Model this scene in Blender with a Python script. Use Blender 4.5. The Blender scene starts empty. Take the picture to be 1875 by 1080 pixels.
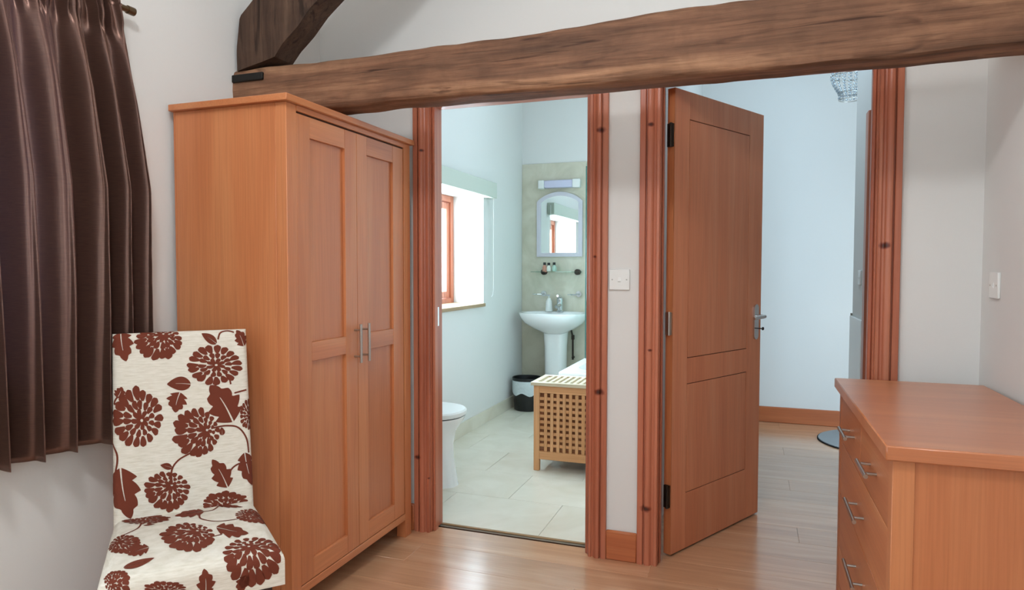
import bpy, bmesh, math, random
from mathutils import Vector, Matrix, noise
random.seed(7)
S = bpy.context.scene
COL = S.collection
R = math.radians

# ------------------------------------------------------------------ camera
F_PX, YAW, PITCH, ROLL, CAM_H = 1227.09, R(19.67), R(2.284), R(0.073), 1.2329
cam = bpy.data.objects.new('camera', bpy.data.cameras.new('camera'))
COL.objects.link(cam)
cam.data.sensor_width = 36
cam.data.lens = F_PX / 1875 * 36
cam.data.clip_start = 0.02
cr = Vector((math.cos(YAW), math.sin(YAW), 0))
cf = Vector((-math.sin(YAW) * math.cos(PITCH), math.cos(YAW) * math.cos(PITCH), -math.sin(PITCH)))
cu = cr.cross(cf)
r2, u2 = cr * math.cos(ROLL) + cu * math.sin(ROLL), cu * math.cos(ROLL) - cr * math.sin(ROLL)
cam.matrix_world = Matrix(((r2.x, u2.x, -cf.x, 0), (r2.y, u2.y, -cf.y, 0), (r2.z, u2.z, -cf.z, CAM_H), (0, 0, 0, 1)))
S.camera = cam

# ------------------------------------------------------------------ view, world, daylight and added fill lights
S.view_settings.view_transform = 'Standard'
S.view_settings.look = 'None'
S.view_settings.gamma = 1
S.view_settings.use_curve_mapping = False
S.view_settings.exposure = 0.1
W = bpy.data.worlds.new('sky'); S.world = W; W.use_nodes = True
W.node_tree.nodes['Background'].inputs[0].default_value = (0.72, 0.86, 1.0, 1)
W.node_tree.nodes['Background'].inputs[1].default_value = 1.6


def area(name, loc, target, sx, sy, watts, col):
    l = bpy.data.lights.new(name, 'AREA'); l.shape = 'RECTANGLE'; l.size = sx; l.size_y = sy
    l.energy = watts; l.color = col
    o = bpy.data.objects.new(name, l); COL.objects.link(o)
    o.location = loc
    o.rotation_euler = (Vector(target) - Vector(loc)).to_track_quat('-Z', 'Y').to_euler()
    return o


DAY = (0.62, 0.82, 1.0)
area('daylight_bathroom_window', (-2.40, 4.345, 1.37), (0, 4.345, 1.2), 1.0, 0.82, 130, DAY)
area('added_fill_bathroom_ceiling', (-1.06, 4.3, 3.42), (-1.06, 4.3, 0), 0.46, 0.88, 12, DAY)  # unseen rooflight, added to brighten the bathroom
area('daylight_bedroom_window', (-2.42, 0.76, 1.45), (0, 0.9, 1.2), 1.28, 1.05, 66, (0.74, 0.88, 1.0))
area('added_fill_right', (0.93, -0.85, 1.55), (-1.5, 0.2, 1.2), 1.15, 1.15, 18, (0.77, 0.90, 1.0))  # added fill from the right, through a window made up for it
area('added_fill_rear', (-0.5, -2.32, 1.6), (-0.5, 0, 1.4), 1.45, 1.15, 17, (0.77, 0.90, 1.0))  # added fill from behind the camera, no window known there
area('added_fill_lobby', (1.78, 3.8, 0.95), (0.3, 4.6, 0.85), 1.6, 1.6, 58, (0.58, 0.81, 1.0))  # added side light for the hallway, its glazing is never seen
area('added_fill_hall_ceiling', (0.15, 4.45, 3.42), (0.15, 4.45, 0), 0.68, 1.18, 14, (0.58, 0.81, 1.0))  # added top light for the hallway, no rooflight in view

# ------------------------------------------------------------------ materials


def lin(h):
    h = h.lstrip('#')
    o = []
    for i in (0, 2, 4):
        c = int(h[i:i + 2], 16) / 255
        o.append(c / 12.92 if c <= 0.04045 else ((c + 0.055) / 1.055) ** 2.4)
    return (*o, 1)


class Mat:
    def __init__(s, name, rough=0.5, spec=0.5, metal=0.0):
        s.m = bpy.data.materials.new(name); s.m.use_nodes = True
        s.t = s.m.node_tree; s.n = s.t.nodes; s.p = s.n['Principled BSDF']
        s.p.inputs['Roughness'].default_value = rough
        s.p.inputs['Specular IOR Level'].default_value = spec
        s.p.inputs['Metallic'].default_value = metal

    def add(s, kind, **kw):
        n = s.n.new(kind)
        for k, v in kw.items():
            if k in n.inputs:
                n.inputs[k].default_value = v
            else:
                setattr(n, k, v)
        return n

    def link(s, a, b):
        s.t.links.new(a, b)

    def coords(s, scale, rnd=True):
        tc = s.add('ShaderNodeTexCoord')
        src = tc.outputs['Object']
        if rnd:
            oi = s.add('ShaderNodeObjectInfo')
            mul = s.add('ShaderNodeVectorMath', operation='SCALE')
            cmb = s.add('ShaderNodeCombineXYZ')
            for k, f in zip('XYZ', (3.1, 5.7, 7.3)):
                mm = s.add('ShaderNodeMath', operation='MULTIPLY'); mm.inputs[1].default_value = f
                s.link(oi.outputs['Random'], mm.inputs[0]); s.link(mm.outputs[0], cmb.inputs[k])
            ad = s.add('ShaderNodeVectorMath', operation='ADD')
            s.link(src, ad.inputs[0]); s.link(cmb.outputs[0], ad.inputs[1]); src = ad.outputs[0]
        mp = s.add('ShaderNodeMapping'); mp.inputs['Scale'].default_value = scale
        s.link(src, mp.inputs[0])
        return mp.outputs[0]

    def ramp(s, fac, stops):
        r = s.add('ShaderNodeValToRGB')
        e = r.color_ramp.elements
        while len(e) < len(stops):
            e.new(0.5)
        for el, (p, c) in zip(e, stops):
            el.position = p; el.color = c if not isinstance(c, str) else lin(c)
        s.link(fac, r.inputs[0])
        return r.outputs[0]

    def mix(s, mode, fac, a, b):
        m = s.add('ShaderNodeMix', data_type='RGBA', blend_type=mode)
        for v, i in ((fac, 0), (a, 6), (b, 7)):
            if hasattr(v, 'links') or hasattr(v, 'is_linked'):
                s.link(v, m.inputs[i])
            else:
                m.inputs[i].default_value = v
        return m.outputs[2]

    def bump(s, h, strength, dist=0.002):
        b = s.add('ShaderNodeBump'); b.inputs['Strength'].default_value = strength; b.inputs['Distance'].default_value = dist
        s.link(h, b.inputs['Height']); s.link(b.outputs[0], s.p.inputs['Normal'])

    def color(s, sock):
        s.link(sock, s.p.inputs['Base Color'])


def noise_tex(M, vec, scale, detail=4, dist=0.0, rough=0.55):
    n = M.add('ShaderNodeTexNoise'); n.inputs['Scale'].default_value = scale; n.inputs['Detail'].default_value = detail
    n.inputs['Distortion'].default_value = dist; n.inputs['Roughness'].default_value = rough
    M.link(vec, n.inputs['Vector'])
    return n.outputs['Fac']


def plain(name, hexc, rough=0.5, spec=0.5, metal=0.0, bump=None):
    M = Mat(name, rough, spec, metal)
    M.p.inputs['Base Color'].default_value = lin(hexc)
    if bump:
        M.bump(noise_tex(M, M.coords((1, 1, 1), False), bump[0], 4), bump[1], bump[2])
    return M.m


def wood(name, dark, mid, light, axis, rough=0.38, figure=6.5, knots=0.0, spots=(), grain=0.22, bump=0.12, tone=0.05, along=0.5):
    M = Mat(name, rough, 0.45)
    def sc(across, al):
        v = [across] * 3; v['XYZ'.index(axis)] = al; return v
    big = noise_tex(M, M.coords(sc(figure, along)), 1.0, 3, 1.2)
    fine = noise_tex(M, M.coords(sc(170, 4)), 1.0, 3, 0.2)
    c = M.ramp(big, [(0.28, dark), (0.5, mid), (0.72, light)])
    g = M.ramp(fine, [(0.35, (0.55, 0.5, 0.46, 1)), (0.6, (1, 1, 1, 1))])
    c = M.mix('MULTIPLY', grain, c, g)
    if knots:
        v = M.add('ShaderNodeTexVoronoi'); v.inputs['Scale'].default_value = 1.0
        M.link(M.coords(sc(7.5, 2.6)), v.inputs['Vector'])
        k = M.ramp(v.outputs['Distance'], [(knots * 0.35, '#2a0f08'), (knots, (1, 1, 1, 1))])
        c = M.mix('MULTIPLY', 0.85, c, k)
    for (kx, ky, kz, kr) in spots:          # single knots of known place
        tc = M.add('ShaderNodeTexCoord')
        sb = M.add('ShaderNodeVectorMath', operation='SUBTRACT'); sb.inputs[1].default_value = (kx, ky, kz)
        ml = M.add('ShaderNodeVectorMath', operation='MULTIPLY'); ml.inputs[1].default_value = (.5 / kr, .3 / kr, .8 / kr)
        wob = M.add('ShaderNodeTexNoise'); wob.inputs['Scale'].default_value = 60
        ln = M.add('ShaderNodeVectorMath', operation='LENGTH')
        M.link(tc.outputs['Object'], sb.inputs[0]); M.link(sb.outputs[0], ml.inputs[0]); M.link(ml.outputs[0], ln.inputs[0])
        M.link(tc.outputs['Object'], wob.inputs['Vector'])
        ad = M.add('ShaderNodeMath', operation='MULTIPLY_ADD'); ad.inputs[1].default_value = .5
        M.link(wob.outputs['Fac'], ad.inputs[0]); M.link(ln.outputs['Value'], ad.inputs[2])
        c = M.mix('MULTIPLY', 0.9, c, M.ramp(ad.outputs[0], [(0.42, '#2c100a'), (0.62, '#8a5040'), (1.0, (1, 1, 1, 1))]))
    oi = M.add('ShaderNodeObjectInfo')
    hsv = M.add('ShaderNodeHueSaturation')
    mr = M.add('ShaderNodeMapRange'); mr.inputs[3].default_value = 1 - tone; mr.inputs[4].default_value = 1 + tone
    M.link(oi.outputs['Random'], mr.inputs[0]); M.link(mr.outputs[0], hsv.inputs['Value']); M.link(c, hsv.inputs['Color'])
    M.color(hsv.outputs[0])
    M.bump(fine, bump, 0.0008)
    return M.m


OAK = ('#bb6f45', '#c77b4e', '#d0895a')
oak_z = wood('oak_upright_grain', *OAK, 'Z')
oak_y = wood('oak_lengthwise_grain', *OAK, 'Y')
oak_x = wood('oak_crosswise_grain', *OAK, 'X')
OAK2 = ('#b0683f', '#ba7147', '#c58053')
chest_z = wood('chest_oak_upright', *OAK2, 'Z')
chest_y = wood('chest_oak_lengthwise', *OAK2, 'Y')
chest_x = wood('chest_oak_crosswise', *OAK2, 'X', rough=0.34)
cn = chest_x.node_tree.nodes['Principled BSDF']
cn.inputs['Coat Weight'].default_value = 0.5
cn.inputs['Coat Roughness'].default_value = 0.3
door_z = wood('door_veneer', '#cf7f58', '#d98c64', '#de9872', 'Z', rough=0.42, tone=0.03)
KNOTS = [(-0.597, 2.767, 1.807, 0.016), (-0.622, 2.767, 1.282, 0.008), (-0.598, 2.767, 0.712, 0.018), (-0.4, 2.767, 0.238, 0.018), (-0.389, 2.767, 0.898, 0.008), (0.456, 2.767, 1.318, 0.016), (-1.454, 2.767, 0.352, 0.014), (-1.4, 2.767, 0.257, 0.006), (-1.43, 2.767, 1.77, 0.009), (-0.393, 2.767, 1.815, 0.012)]
PINE = ('#a0563c', '#b86b4e', '#c47c5e')
pine_z = wood('stained_pine_upright', *PINE, 'Z', rough=0.36, figure=9, tone=0.07, along=.35, spots=KNOTS)
pine_x = wood('stained_pine_crosswise', *PINE, 'X', rough=0.36, figure=14, knots=0.14, tone=0.05)
pine_y = wood('stained_pine_lengthwise', *PINE, 'Y', rough=0.36, figure=14, knots=0.14, tone=0.05)
skirt_x = wood('skirting_wood', '#a85a34', '#b8683f', '#c5784c', 'X', rough=0.4, tone=0.04)
skirt_y = wood('skirting_wood_lengthwise', '#a85a34', '#b8683f', '#c5784c', 'Y', rough=0.4, tone=0.04)
birch_z = wood('birch_upright', '#c38856', '#d49a68', '#deaa7a', 'Z', rough=0.5, figure=20)
birch_x = wood('birch_crosswise', '#c38856', '#d49a68', '#deaa7a', 'X', rough=0.5, figure=20)
daylit_birch = wood('daylit_lid_birch', '#d2c1a0', '#dccdb0', '#e6d9c0', 'X', rough=0.4, figure=20)  # birch paled in its colour for window light on the lid
plank_m = wood('laminate_plank', '#bd8c68', '#cd9c76', '#d9ac88', 'X', rough=0.3, figure=11, tone=0.07, bump=0.05, along=0.9, grain=0.25)
pn = plank_m.node_tree.nodes['Principled BSDF']
pn.inputs['Coat Weight'].default_value = 0.9
pn.inputs['Coat IOR'].default_value = 1.7
pn.inputs['Coat Roughness'].default_value = 0.16
darkwood = wood('dark_stained_wood', '#24140d', '#33201a', '#3d2a20', 'Z', rough=0.4)

# old beam oak: worn pale patches, dark stains and long shakes
def beam_mat(name, axis, bright):
    M = Mat(name, 0.72, 0.25)
    def sc(a, l):
        v = [a] * 3; v['XYZ'.index(axis)] = l; return v
    a = noise_tex(M, M.coords(sc(7, 1.1), False), 1.0, 5, 1.0)
    b = noise_tex(M, M.coords(sc(60, 2.2), False), 1.0, 5, 0.6, 0.65)
    d = noise_tex(M, M.coords(sc(16, 1.6), False), 1.0, 3, 2.0)
    e = noise_tex(M, M.coords((14, 14, 14), False), 1.0, 4, 0.4)
    c = M.ramp(a, [(0.3, bright[0]), (0.5, bright[1]), (0.7, bright[2])])
    c = M.mix('MULTIPLY', 0.7, c, M.ramp(b, [(0.3, (0.42, 0.36, 0.33, 1)), (0.55, (1, 1, 1, 1))]))
    c = M.mix('MULTIPLY', 0.8, c, M.ramp(d, [(0.30, (0.25, 0.2, 0.18, 1)), (0.40, (1, 1, 1, 1))]))
    c = M.mix('MULTIPLY', 0.35, c, M.ramp(e, [(0.35, (0.5, 0.48, 0.46, 1)), (0.6, (1, 1, 1, 1))]))
    M.color(c)
    hh = M.mix('ADD', 1.0, b, d)
    M.bump(hh, 0.7, 0.006)
    return M.m

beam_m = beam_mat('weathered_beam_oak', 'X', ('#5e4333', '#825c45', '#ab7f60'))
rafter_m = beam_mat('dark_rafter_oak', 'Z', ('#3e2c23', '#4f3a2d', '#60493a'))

wall_m = plain('wall_paint', '#e0deda', 0.85, 0.2, bump=(38, 0.12, 0.004))
ceil_m = plain('ceiling_paint', '#efedea', 0.9, 0.2, bump=(30, 0.1, 0.003))
white_gloss = plain('white_ceramic', '#eeeeec', 0.12, 0.6)
white_plastic = plain('white_plastic', '#e8e8e4', 0.35, 0.5)
lilac_plastic = plain('lamp_diffuser_plastic', '#c9c6dc', 0.3, 0.5)
chrome = plain('chrome', '#d2d4d6', 0.12, 0.5, 1.0)
steel = plain('brushed_steel', '#b4b0a8', 0.32, 0.5, 1.0)
mirror_m = plain('mirror_silver', '#f2f6f5', 0.02, 0.5, 1.0)
black_iron = plain('black_iron', '#15120f', 0.6, 0.3, bump=(60, 0.3, 0.002))
black_plastic = plain('black_plastic', '#0f0f10', 0.35, 0.5)
dark_metal = plain('dark_hinge_metal', '#3b332c', 0.4, 0.5, 0.8)
rod_m = plain('antique_brass', '#6d5942', 0.35, 0.5, 0.8)
liner_m = plain('bin_liner_film', '#cfd8da', 0.35, 0.5, bump=(45, 0.6, 0.01))
mirror_frame_m = plain('mirror_frame_paint', '#cbc6ce', 0.4, 0.5)
mat_m = plain('grey_doormat_pile', '#96999b', 0.95, 0.1, bump=(220, 0.9, 0.004))
mat_edge = plain('black_mat_edging', '#1c1d1f', 0.8, 0.2)
grout = plain('tile_grout', '#d2ccba', 0.8, 0.2)
gap_m = plain('dark_joint', '#4a2f1f', 0.8, 0.2)
pink_m = plain('pink_lotion', '#c98d78', 0.3, 0.5)
cream_m = plain('cream_lotion', '#e6e4d8', 0.3, 0.5)
mint_m = plain('mint_lotion', '#b8d0c0', 0.3, 0.5)
print_m = plain('brown_flock', '#6d3424', 0.85, 0.2)
blind_m = plain('blind_fabric', '#c9cec2', 0.8, 0.2)
cordm = plain('white_cord', '#f0f0ee', 0.6, 0.3)


def stone(name, dark, mid, light, rough, sc):
    M = Mat(name, rough, 0.5)
    a = noise_tex(M, M.coords((sc, sc, sc)), 1.0, 6, 1.5)
    c = M.ramp(a, [(0.3, dark), (0.52, mid), (0.72, light)])
    M.color(c)
    return M.m

tile_m = stone('limestone_tile', '#d6cdb8', '#ded6c4', '#e4ddcc', 0.28, 3)
splash_m = stone('beige_wall_tile', '#c2bba6', '#cdc6b2', '#d6d0be', 0.3, 4)

# slubbed cream upholstery
M = Mat('slubbed_cream_fabric', 0.85, 0.2)
n1 = noise_tex(M, M.coords((30, 30, 260), False), 1.0, 4, 0.3)
M.color(M.ramp(n1, [(0.3, '#d0c7b6'), (0.5, '#dbd3c4'), (0.7, '#e4ddd0')]))
M.bump(n1, 0.5, 0.0015)
cream_fabric = M.m

# brown satin
M = Mat('brown_satin', 0.34, 0.6)
n1 = noise_tex(M, M.coords((20, 500, 40), False), 1.0, 3)
n2 = noise_tex(M, M.coords((40, 40, 700), False), 1.0, 3)
M.color(M.ramp(n2, [(0.3, '#60443a'), (0.7, '#765649')]))
M.p.inputs['Sheen Weight'].default_value = 0.3
M.p.inputs['Sheen Tint'].default_value = lin('#d8a88c')
M.p.inputs['Metallic'].default_value = 0.7
M.bump(n1, 0.15, 0.001)
trl = M.add('ShaderNodeBsdfTranslucent'); trl.inputs[0].default_value = lin('#b4a2ae')
mxs = M.add('ShaderNodeMixShader'); mxs.inputs[0].default_value = 0.2
outn = M.n['Material Output']
M.link(M.p.outputs[0], mxs.inputs[1]); M.link(trl.outputs[0], mxs.inputs[2]); M.link(mxs.outputs[0], outn.inputs[0])
satin = M.m


def thin_glass(name, tint, gloss=0.08):
    m = bpy.data.materials.new(name); m.use_nodes = True
    t = m.node_tree; t.nodes.clear()
    o = t.nodes.new('ShaderNodeOutputMaterial'); mx = t.nodes.new('ShaderNodeMixShader')
    a = t.nodes.new('ShaderNodeBsdfTransparent'); a.inputs[0].default_value = tint
    b = t.nodes.new('ShaderNodeBsdfGlossy'); b.inputs['Roughness'].default_value = 0.03
    lw = t.nodes.new('ShaderNodeLayerWeight'); lw.inputs[0].default_value = 0.2
    mm = t.nodes.new('ShaderNodeMath'); mm.operation = 'MULTIPLY_ADD'; mm.inputs[1].default_value = 0.35; mm.inputs[2].default_value = gloss
    t.links.new(lw.outputs['Fresnel'], mm.inputs[0]); t.links.new(mm.outputs[0], mx.inputs[0])
    t.links.new(a.outputs[0], mx.inputs[1]); t.links.new(b.outputs[0], mx.inputs[2]); t.links.new(mx.outputs[0], o.inputs[0])
    return m

pane_m = thin_glass('window_glass', (0.97, 0.99, 0.98, 1), 0.03)
screen_m = thin_glass('shower_glass', (0.86, 0.93, 0.9, 1), 0.05)
green_edge = plain('glass_cut_edge', '#3f5f55', 0.2, 0.5)
shelf_glass = thin_glass('shelf_glass', (0.72, 0.86, 0.8, 1), 0.1)
crystal = thin_glass('crystal_bead', (0.70, 0.75, 0.79, 1), 0.2)

# ------------------------------------------------------------------ mesh helpers


def box(bm, x0, x1, y0, y1, z0, z1, bev=0.0):
    vs = [bm.verts.new((x, y, z)) for x in (x0, x1) for y in (y0, y1) for z in (z0, z1)]
    fs = [bm.faces.new([vs[i] for i in q]) for q in ((0, 1, 3, 2), (4, 6, 7, 5), (0, 4, 5, 1), (2, 3, 7, 6), (0, 2, 6, 4), (1, 5, 7, 3))]
    if bev:
        es = list({e for f in fs for e in f.edges})
        bmesh.ops.bevel(bm, geom=es, offset=bev, segments=1, affect='EDGES', profile=0.5)


def ringloft(bm, rings, cap0=True, cap1=True, closed=True):
    vr = [[bm.verts.new(p) for p in r] for r in rings]
    n = len(vr[0])
    for a, b in zip(vr, vr[1:]):
        for i in range(n if closed else n - 1):
            j = (i + 1) % n
            bm.faces.new((a[i], a[j], b[j], b[i]))
    if cap0:
        bm.faces.new(vr[0][::-1])
    if cap1:
        bm.faces.new(vr[-1])
    return vr


def frame_of(d):
    d = d.normalized()
    h = Vector((0, 0, 1)) if abs(d.z) < 0.9 else Vector((1, 0, 0))
    a = d.cross(h).normalized()
    return a, d.cross(a).normalized()


def tube(bm, pts, r, n=10, rads=None):
    pts = [Vector(p) for p in pts]
    rings = []
    for i, p in enumerate(pts):
        d = pts[min(i + 1, len(pts) - 1)] - pts[max(i - 1, 0)]
        a, b = frame_of(d)
        if rings and a.dot(pa) < 0:
            a, b = -a, -b
        pa = a
        rr = rads[i] if rads else r
        rings.append([p + (a * math.cos(2 * math.pi * k / n) + b * math.sin(2 * math.pi * k / n)) * rr for k in range(n)])
    ringloft(bm, rings)


def ell(cx, cy, z, a, b, n=32, e=2.0):
    o = []
    for k in range(n):
        t = 2 * math.pi * k / n
        c, s = math.cos(t), math.sin(t)
        o.append((cx + a * math.copysign(abs(c) ** (2 / e), c), cy + b * math.copysign(abs(s) ** (2 / e), s), z))
    return o


def prism(bm, poly, y0, y1, axis='Y'):
    """poly in (u,w); extruded along axis: Y -> (u,y,w); Z -> (u,w,z); X -> (x,u,w)"""
    f = {'Y': lambda u, w, t: (u, t, w), 'Z': lambda u, w, t: (u, w, t), 'X': lambda u, w, t: (t, u, w)}[axis]
    ringloft(bm, [[f(u, w, y0) for u, w in poly], [f(u, w, y1) for u, w in poly]])


def root_matrix(o):
    m = Matrix.Identity(4)
    while o is not None:
        m = o.matrix_basis @ m
        o = o.parent
    return m


def P(name, bm, mat, parent=None, local=False, smooth=True, label=None):
    if parent is not None and not local:
        bm.transform(root_matrix(parent).inverted())
    bmesh.ops.recalc_face_normals(bm, faces=bm.faces)
    me = bpy.data.meshes.new(name)
    bm.to_mesh(me); bm.free()
    me.materials.append(mat)
    if smooth:
        for p in me.polygons:
            p.use_smooth = True
        me.set_sharp_from_angle(angle=R(38))
    o = bpy.data.objects.new(name, me)
    COL.objects.link(o)
    o.parent = parent
    if label:
        o['label'] = label
    return o


def bx(name, b, mat, parent=None, bev=0.002, label=None):
    bm = bmesh.new(); box(bm, *b, bev)
    return P(name, bm, mat, parent, label=label)


def multi(name, boxes, mat, parent=None, bev=0.0):
    bm = bmesh.new()
    for b in boxes:
        box(bm, *b, bev)
    return P(name, bm, mat, parent)


def tag(o, label, cat=None, group=None, kind=None):
    o['label'] = label
    if cat: o['category'] = cat
    if group: o['group'] = group
    if kind: o['kind'] = kind
    return o


def thing(name, label, cat, loc=(0, 0, 0), rz=0.0, group=None, kind=None):
    o = bpy.data.objects.new(name, None)
    COL.objects.link(o)
    o.location = loc; o.rotation_euler = (0, 0, rz); o.empty_display_size = 0.05
    return tag(o, label, cat, group, kind)


def struct(name, boxes, mat, label, bev=0.0):
    bm = bmesh.new()
    for b in boxes:
        box(bm, *b, bev)
    return tag(P(name, bm, mat), label, kind='structure')


# ------------------------------------------------------------------ room constants
XL, XR = -1.985, 0.765           # left (window) wall, right wall of the bedroom
YD0, YD1 = 2.785, 2.900          # wall with the two doorways
YR = -2.2                        # wall behind the camera
YB = 5.83                        # bathroom end wall
YH = 5.745                       # hallway end wall
PX0, PX1 = -0.47, -0.40          # partition bathroom / hallway
HX = 0.61                        # hallway right wall
ZE, ZC = 2.95, 3.30              # eaves, flat ceiling

# ------------------------------------------------------------------ floor
fl = struct('floor', [(XL - 0.3, 1.75, YR - 0.1, 6.0, -0.12, -0.012)], gap_m, 'light wood laminate floor of bedroom and hallway')
bx('floor_rear', (XL, XR, YR, 0.76, -0.012, 0.0), plank_m, fl, 0)
PW, PL = 0.19, 1.26
y = 0.76
row = 0
pl_mesh = {}


def plank(x0, x1, y0, y1):
    key = (round(x1 - x0, 3), round(y1 - y0, 3))
    if key not in pl_mesh:
        bm = bmesh.new(); box(bm, 0, x1 - x0 - 0.0006, 0, y1 - y0 - 0.0006, -0.012, 0, 0.0007)
        o = P('plank', bm, plank_m, fl, local=True)
        pl_mesh[key] = o
    else:
        o = pl_mesh[key].copy(); COL.objects.link(o); o.parent = fl
    o.location = (x0, y0, 0)


while y < 5.76:
    y1 = min(y + PW, 5.80)
    if y < YD0 and y + PW > 2.87:
        pass
    inbed = y + PW / 2 < 2.86
    xa, xb = (XL, XR) if inbed else (PX1 - 0.0, 1.70)
    off = [0.1, 0.62, 0.35, 0.95][row % 4]
    x = xa
    nxt = xa + off
    while x < xb - 0.01:
        plank(x, min(nxt, xb), y, y1)
        x = min(nxt, xb); nxt += PL
    y += PW; row += 1

# bathroom floor of large pale tiles
bf = tag(bx('bathroom_floor', (XL, PX0, 2.890, YB, -0.012, 0.001), grout, None, 0), 'pale limestone tiled floor of the bathroom', kind='structure')
bf.name = 'floor_bathroom'
tm = {}
ty, trow = 2.896, 0
while ty < YB - 0.01:
    ty1 = min(ty + 0.42, YB)
    tx = XL - [0.12, 0.42][trow % 2]
    while tx < PX0:
        a, b = max(tx, XL), min(tx + 0.60, PX0)
        if b - a > 0.02:
            k = (round(b - a, 3), round(ty1 - ty, 3))
            if k not in tm:
                bm = bmesh.new(); box(bm, 0.0009, b - a - 0.0009, 0.0009, ty1 - ty - 0.0009, 0, 0.004, 0.0006)
                o = tm[k] = P('tile', bm, tile_m, bf, local=True)
            else:
                o = tm[k].copy(); COL.objects.link(o); o.parent = bf
            o.location = (a, ty, 0.001)
        tx += 0.60
    ty += 0.42; trow += 1
tag(bx('trim_1', (-1.39, -0.652, 2.880, 2.895, 0.0, 0.0055), plain('dull_brass_strip', '#a07f58', 0.4, 0.5, 0.2), None, 0.002),
    'thin brown threshold strip in the bathroom doorway', kind='structure')

# ------------------------------------------------------------------ walls
WT = 0.36


def wall_x(x0, x1, ya, yb, za, zb, holes):
    """boxes of a wall lying in a plane of constant X with rectangular holes (y0,y1,z0,z1)"""
    out = []; cur = ya
    for (h0, h1, z0, z1) in sorted(holes):
        out.append((x0, x1, cur, h0, za, zb))
        if z0 > za: out.append((x0, x1, h0, h1, za, z0))
        if z1 < zb: out.append((x0, x1, h0, h1, z1, zb))
        cur = h1
    out.append((x0, x1, cur, yb, za, zb))
    return out


BW = (3.80, 4.885, 0.945, 1.80)      # bathroom window opening
SW = (0.10, 1.42, 0.92, 2.00)       # bedroom window opening
struct('wall_left', wall_x(XL - WT, XL, YR - 0.1, YB + 0.1, -0.012, ZE + 0.12, [BW, SW]), wall_m, 'white plastered outer wall with deep window recesses')
# the two doorways
holes = [(-1.422, -0.620, 2.012), (-0.376, 0.455, 2.022)]
bs = []; cur = XL
for a, b, z in holes:
    bs.append((cur, a, YD0, YD1, 0, 4.4)); bs.append((a, b, YD0, YD1, z, 4.4)); cur = b
bs.append((cur, XR + 0.1, YD0, YD1, 0, 4.4))
struct('wall_back', bs, wall_m, 'white plastered wall with the bathroom and hallway doorways')
RRW = (-1.45, -0.25, 0.95, 2.15)
struct('wall_right', wall_x(XR, XR + 0.1, YR - 0.1, YD0, 0, 4.4, [RRW]), wall_m, 'white plastered wall beside the chest of drawers')
RW = (-1.25, 0.25, 1.0, 2.2)
rb = []
for (x0, x1, z0, z1) in ((XL - WT, RW[0], 0, 4.4), (RW[1], XR + 0.1, 0, 4.4), (RW[0], RW[1], 0, RW[2]), (RW[0], RW[1], RW[3], 4.4)):
    rb.append((x0, x1, YR - 0.1, YR, z0, z1))
struct('wall_rear', rb, wall_m, 'white plastered wall with an added window facing the doorways')
struct('wall_bathroom_end', [(XL - WT, PX1, YB, YB + 0.1, 0, 4.4)], wall_m, 'white end wall of the bathroom')
struct('wall_bathroom_side', [(PX0, PX1, YD1, YB, 0, 4.4)], wall_m, 'white partition between bathroom and hallway')
struct('wall_hallway_end', [(PX1, HX + 0.02, YH, YH + 0.1, 0, 4.4), (HX + 0.02, 1.8, YH, YH + 0.1, 0, 4.4)], wall_m, 'bright white end wall of the hallway')
struct('wall_hallway_side', [(HX, HX + 0.10, YD1, 4.76, 0, 4.4)], wall_m, 'white hallway side wall with a switch and panel heater')
struct('wall_lobby_side', wall_x(1.70, 1.80, YD1, YH, 0, 4.4, [(3.0, 4.6, 0.15, 2.2)]) + [(HX + 0.1, 1.7, YD1, YD1 + 0.1, 0, 4.4)], wall_m, 'white wall of the entrance lobby beyond the hallway')

# ceiling: slope on the left, flat collar level, added daylight openings over the hallway and the bathroom
bm = bmesh.new()
xs = XL + (ZC - ZE) / 0.77
prism(bm, [(XL - WT, ZE + .04), (XL, ZE), (xs, ZC), (xs, ZC + 0.12), (XL - WT, ZE + 0.27)], YR - 0.1, YB + 0.1)
for b in ((xs, 1.8, YR - 0.1, 3.85, ZC, ZC + 0.1), (xs, -1.30, 3.85, 4.75, ZC, ZC + 0.1), (-0.82, -0.2, 3.85, 4.75, ZC, ZC + 0.1), (xs, -0.2, 4.75, 5.05, ZC, ZC + 0.1), (0.5, 1.8, 3.85, 5.05, ZC, ZC + 0.1), (xs, 1.8, 5.05, YB + 0.1, ZC, ZC + 0.1)):
    box(bm, *b)
tag(P('ceiling', bm, ceil_m, smooth=False), 'white sloping ceiling with added openings for daylight', kind='structure')

# ------------------------------------------------------------------ windows


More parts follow.
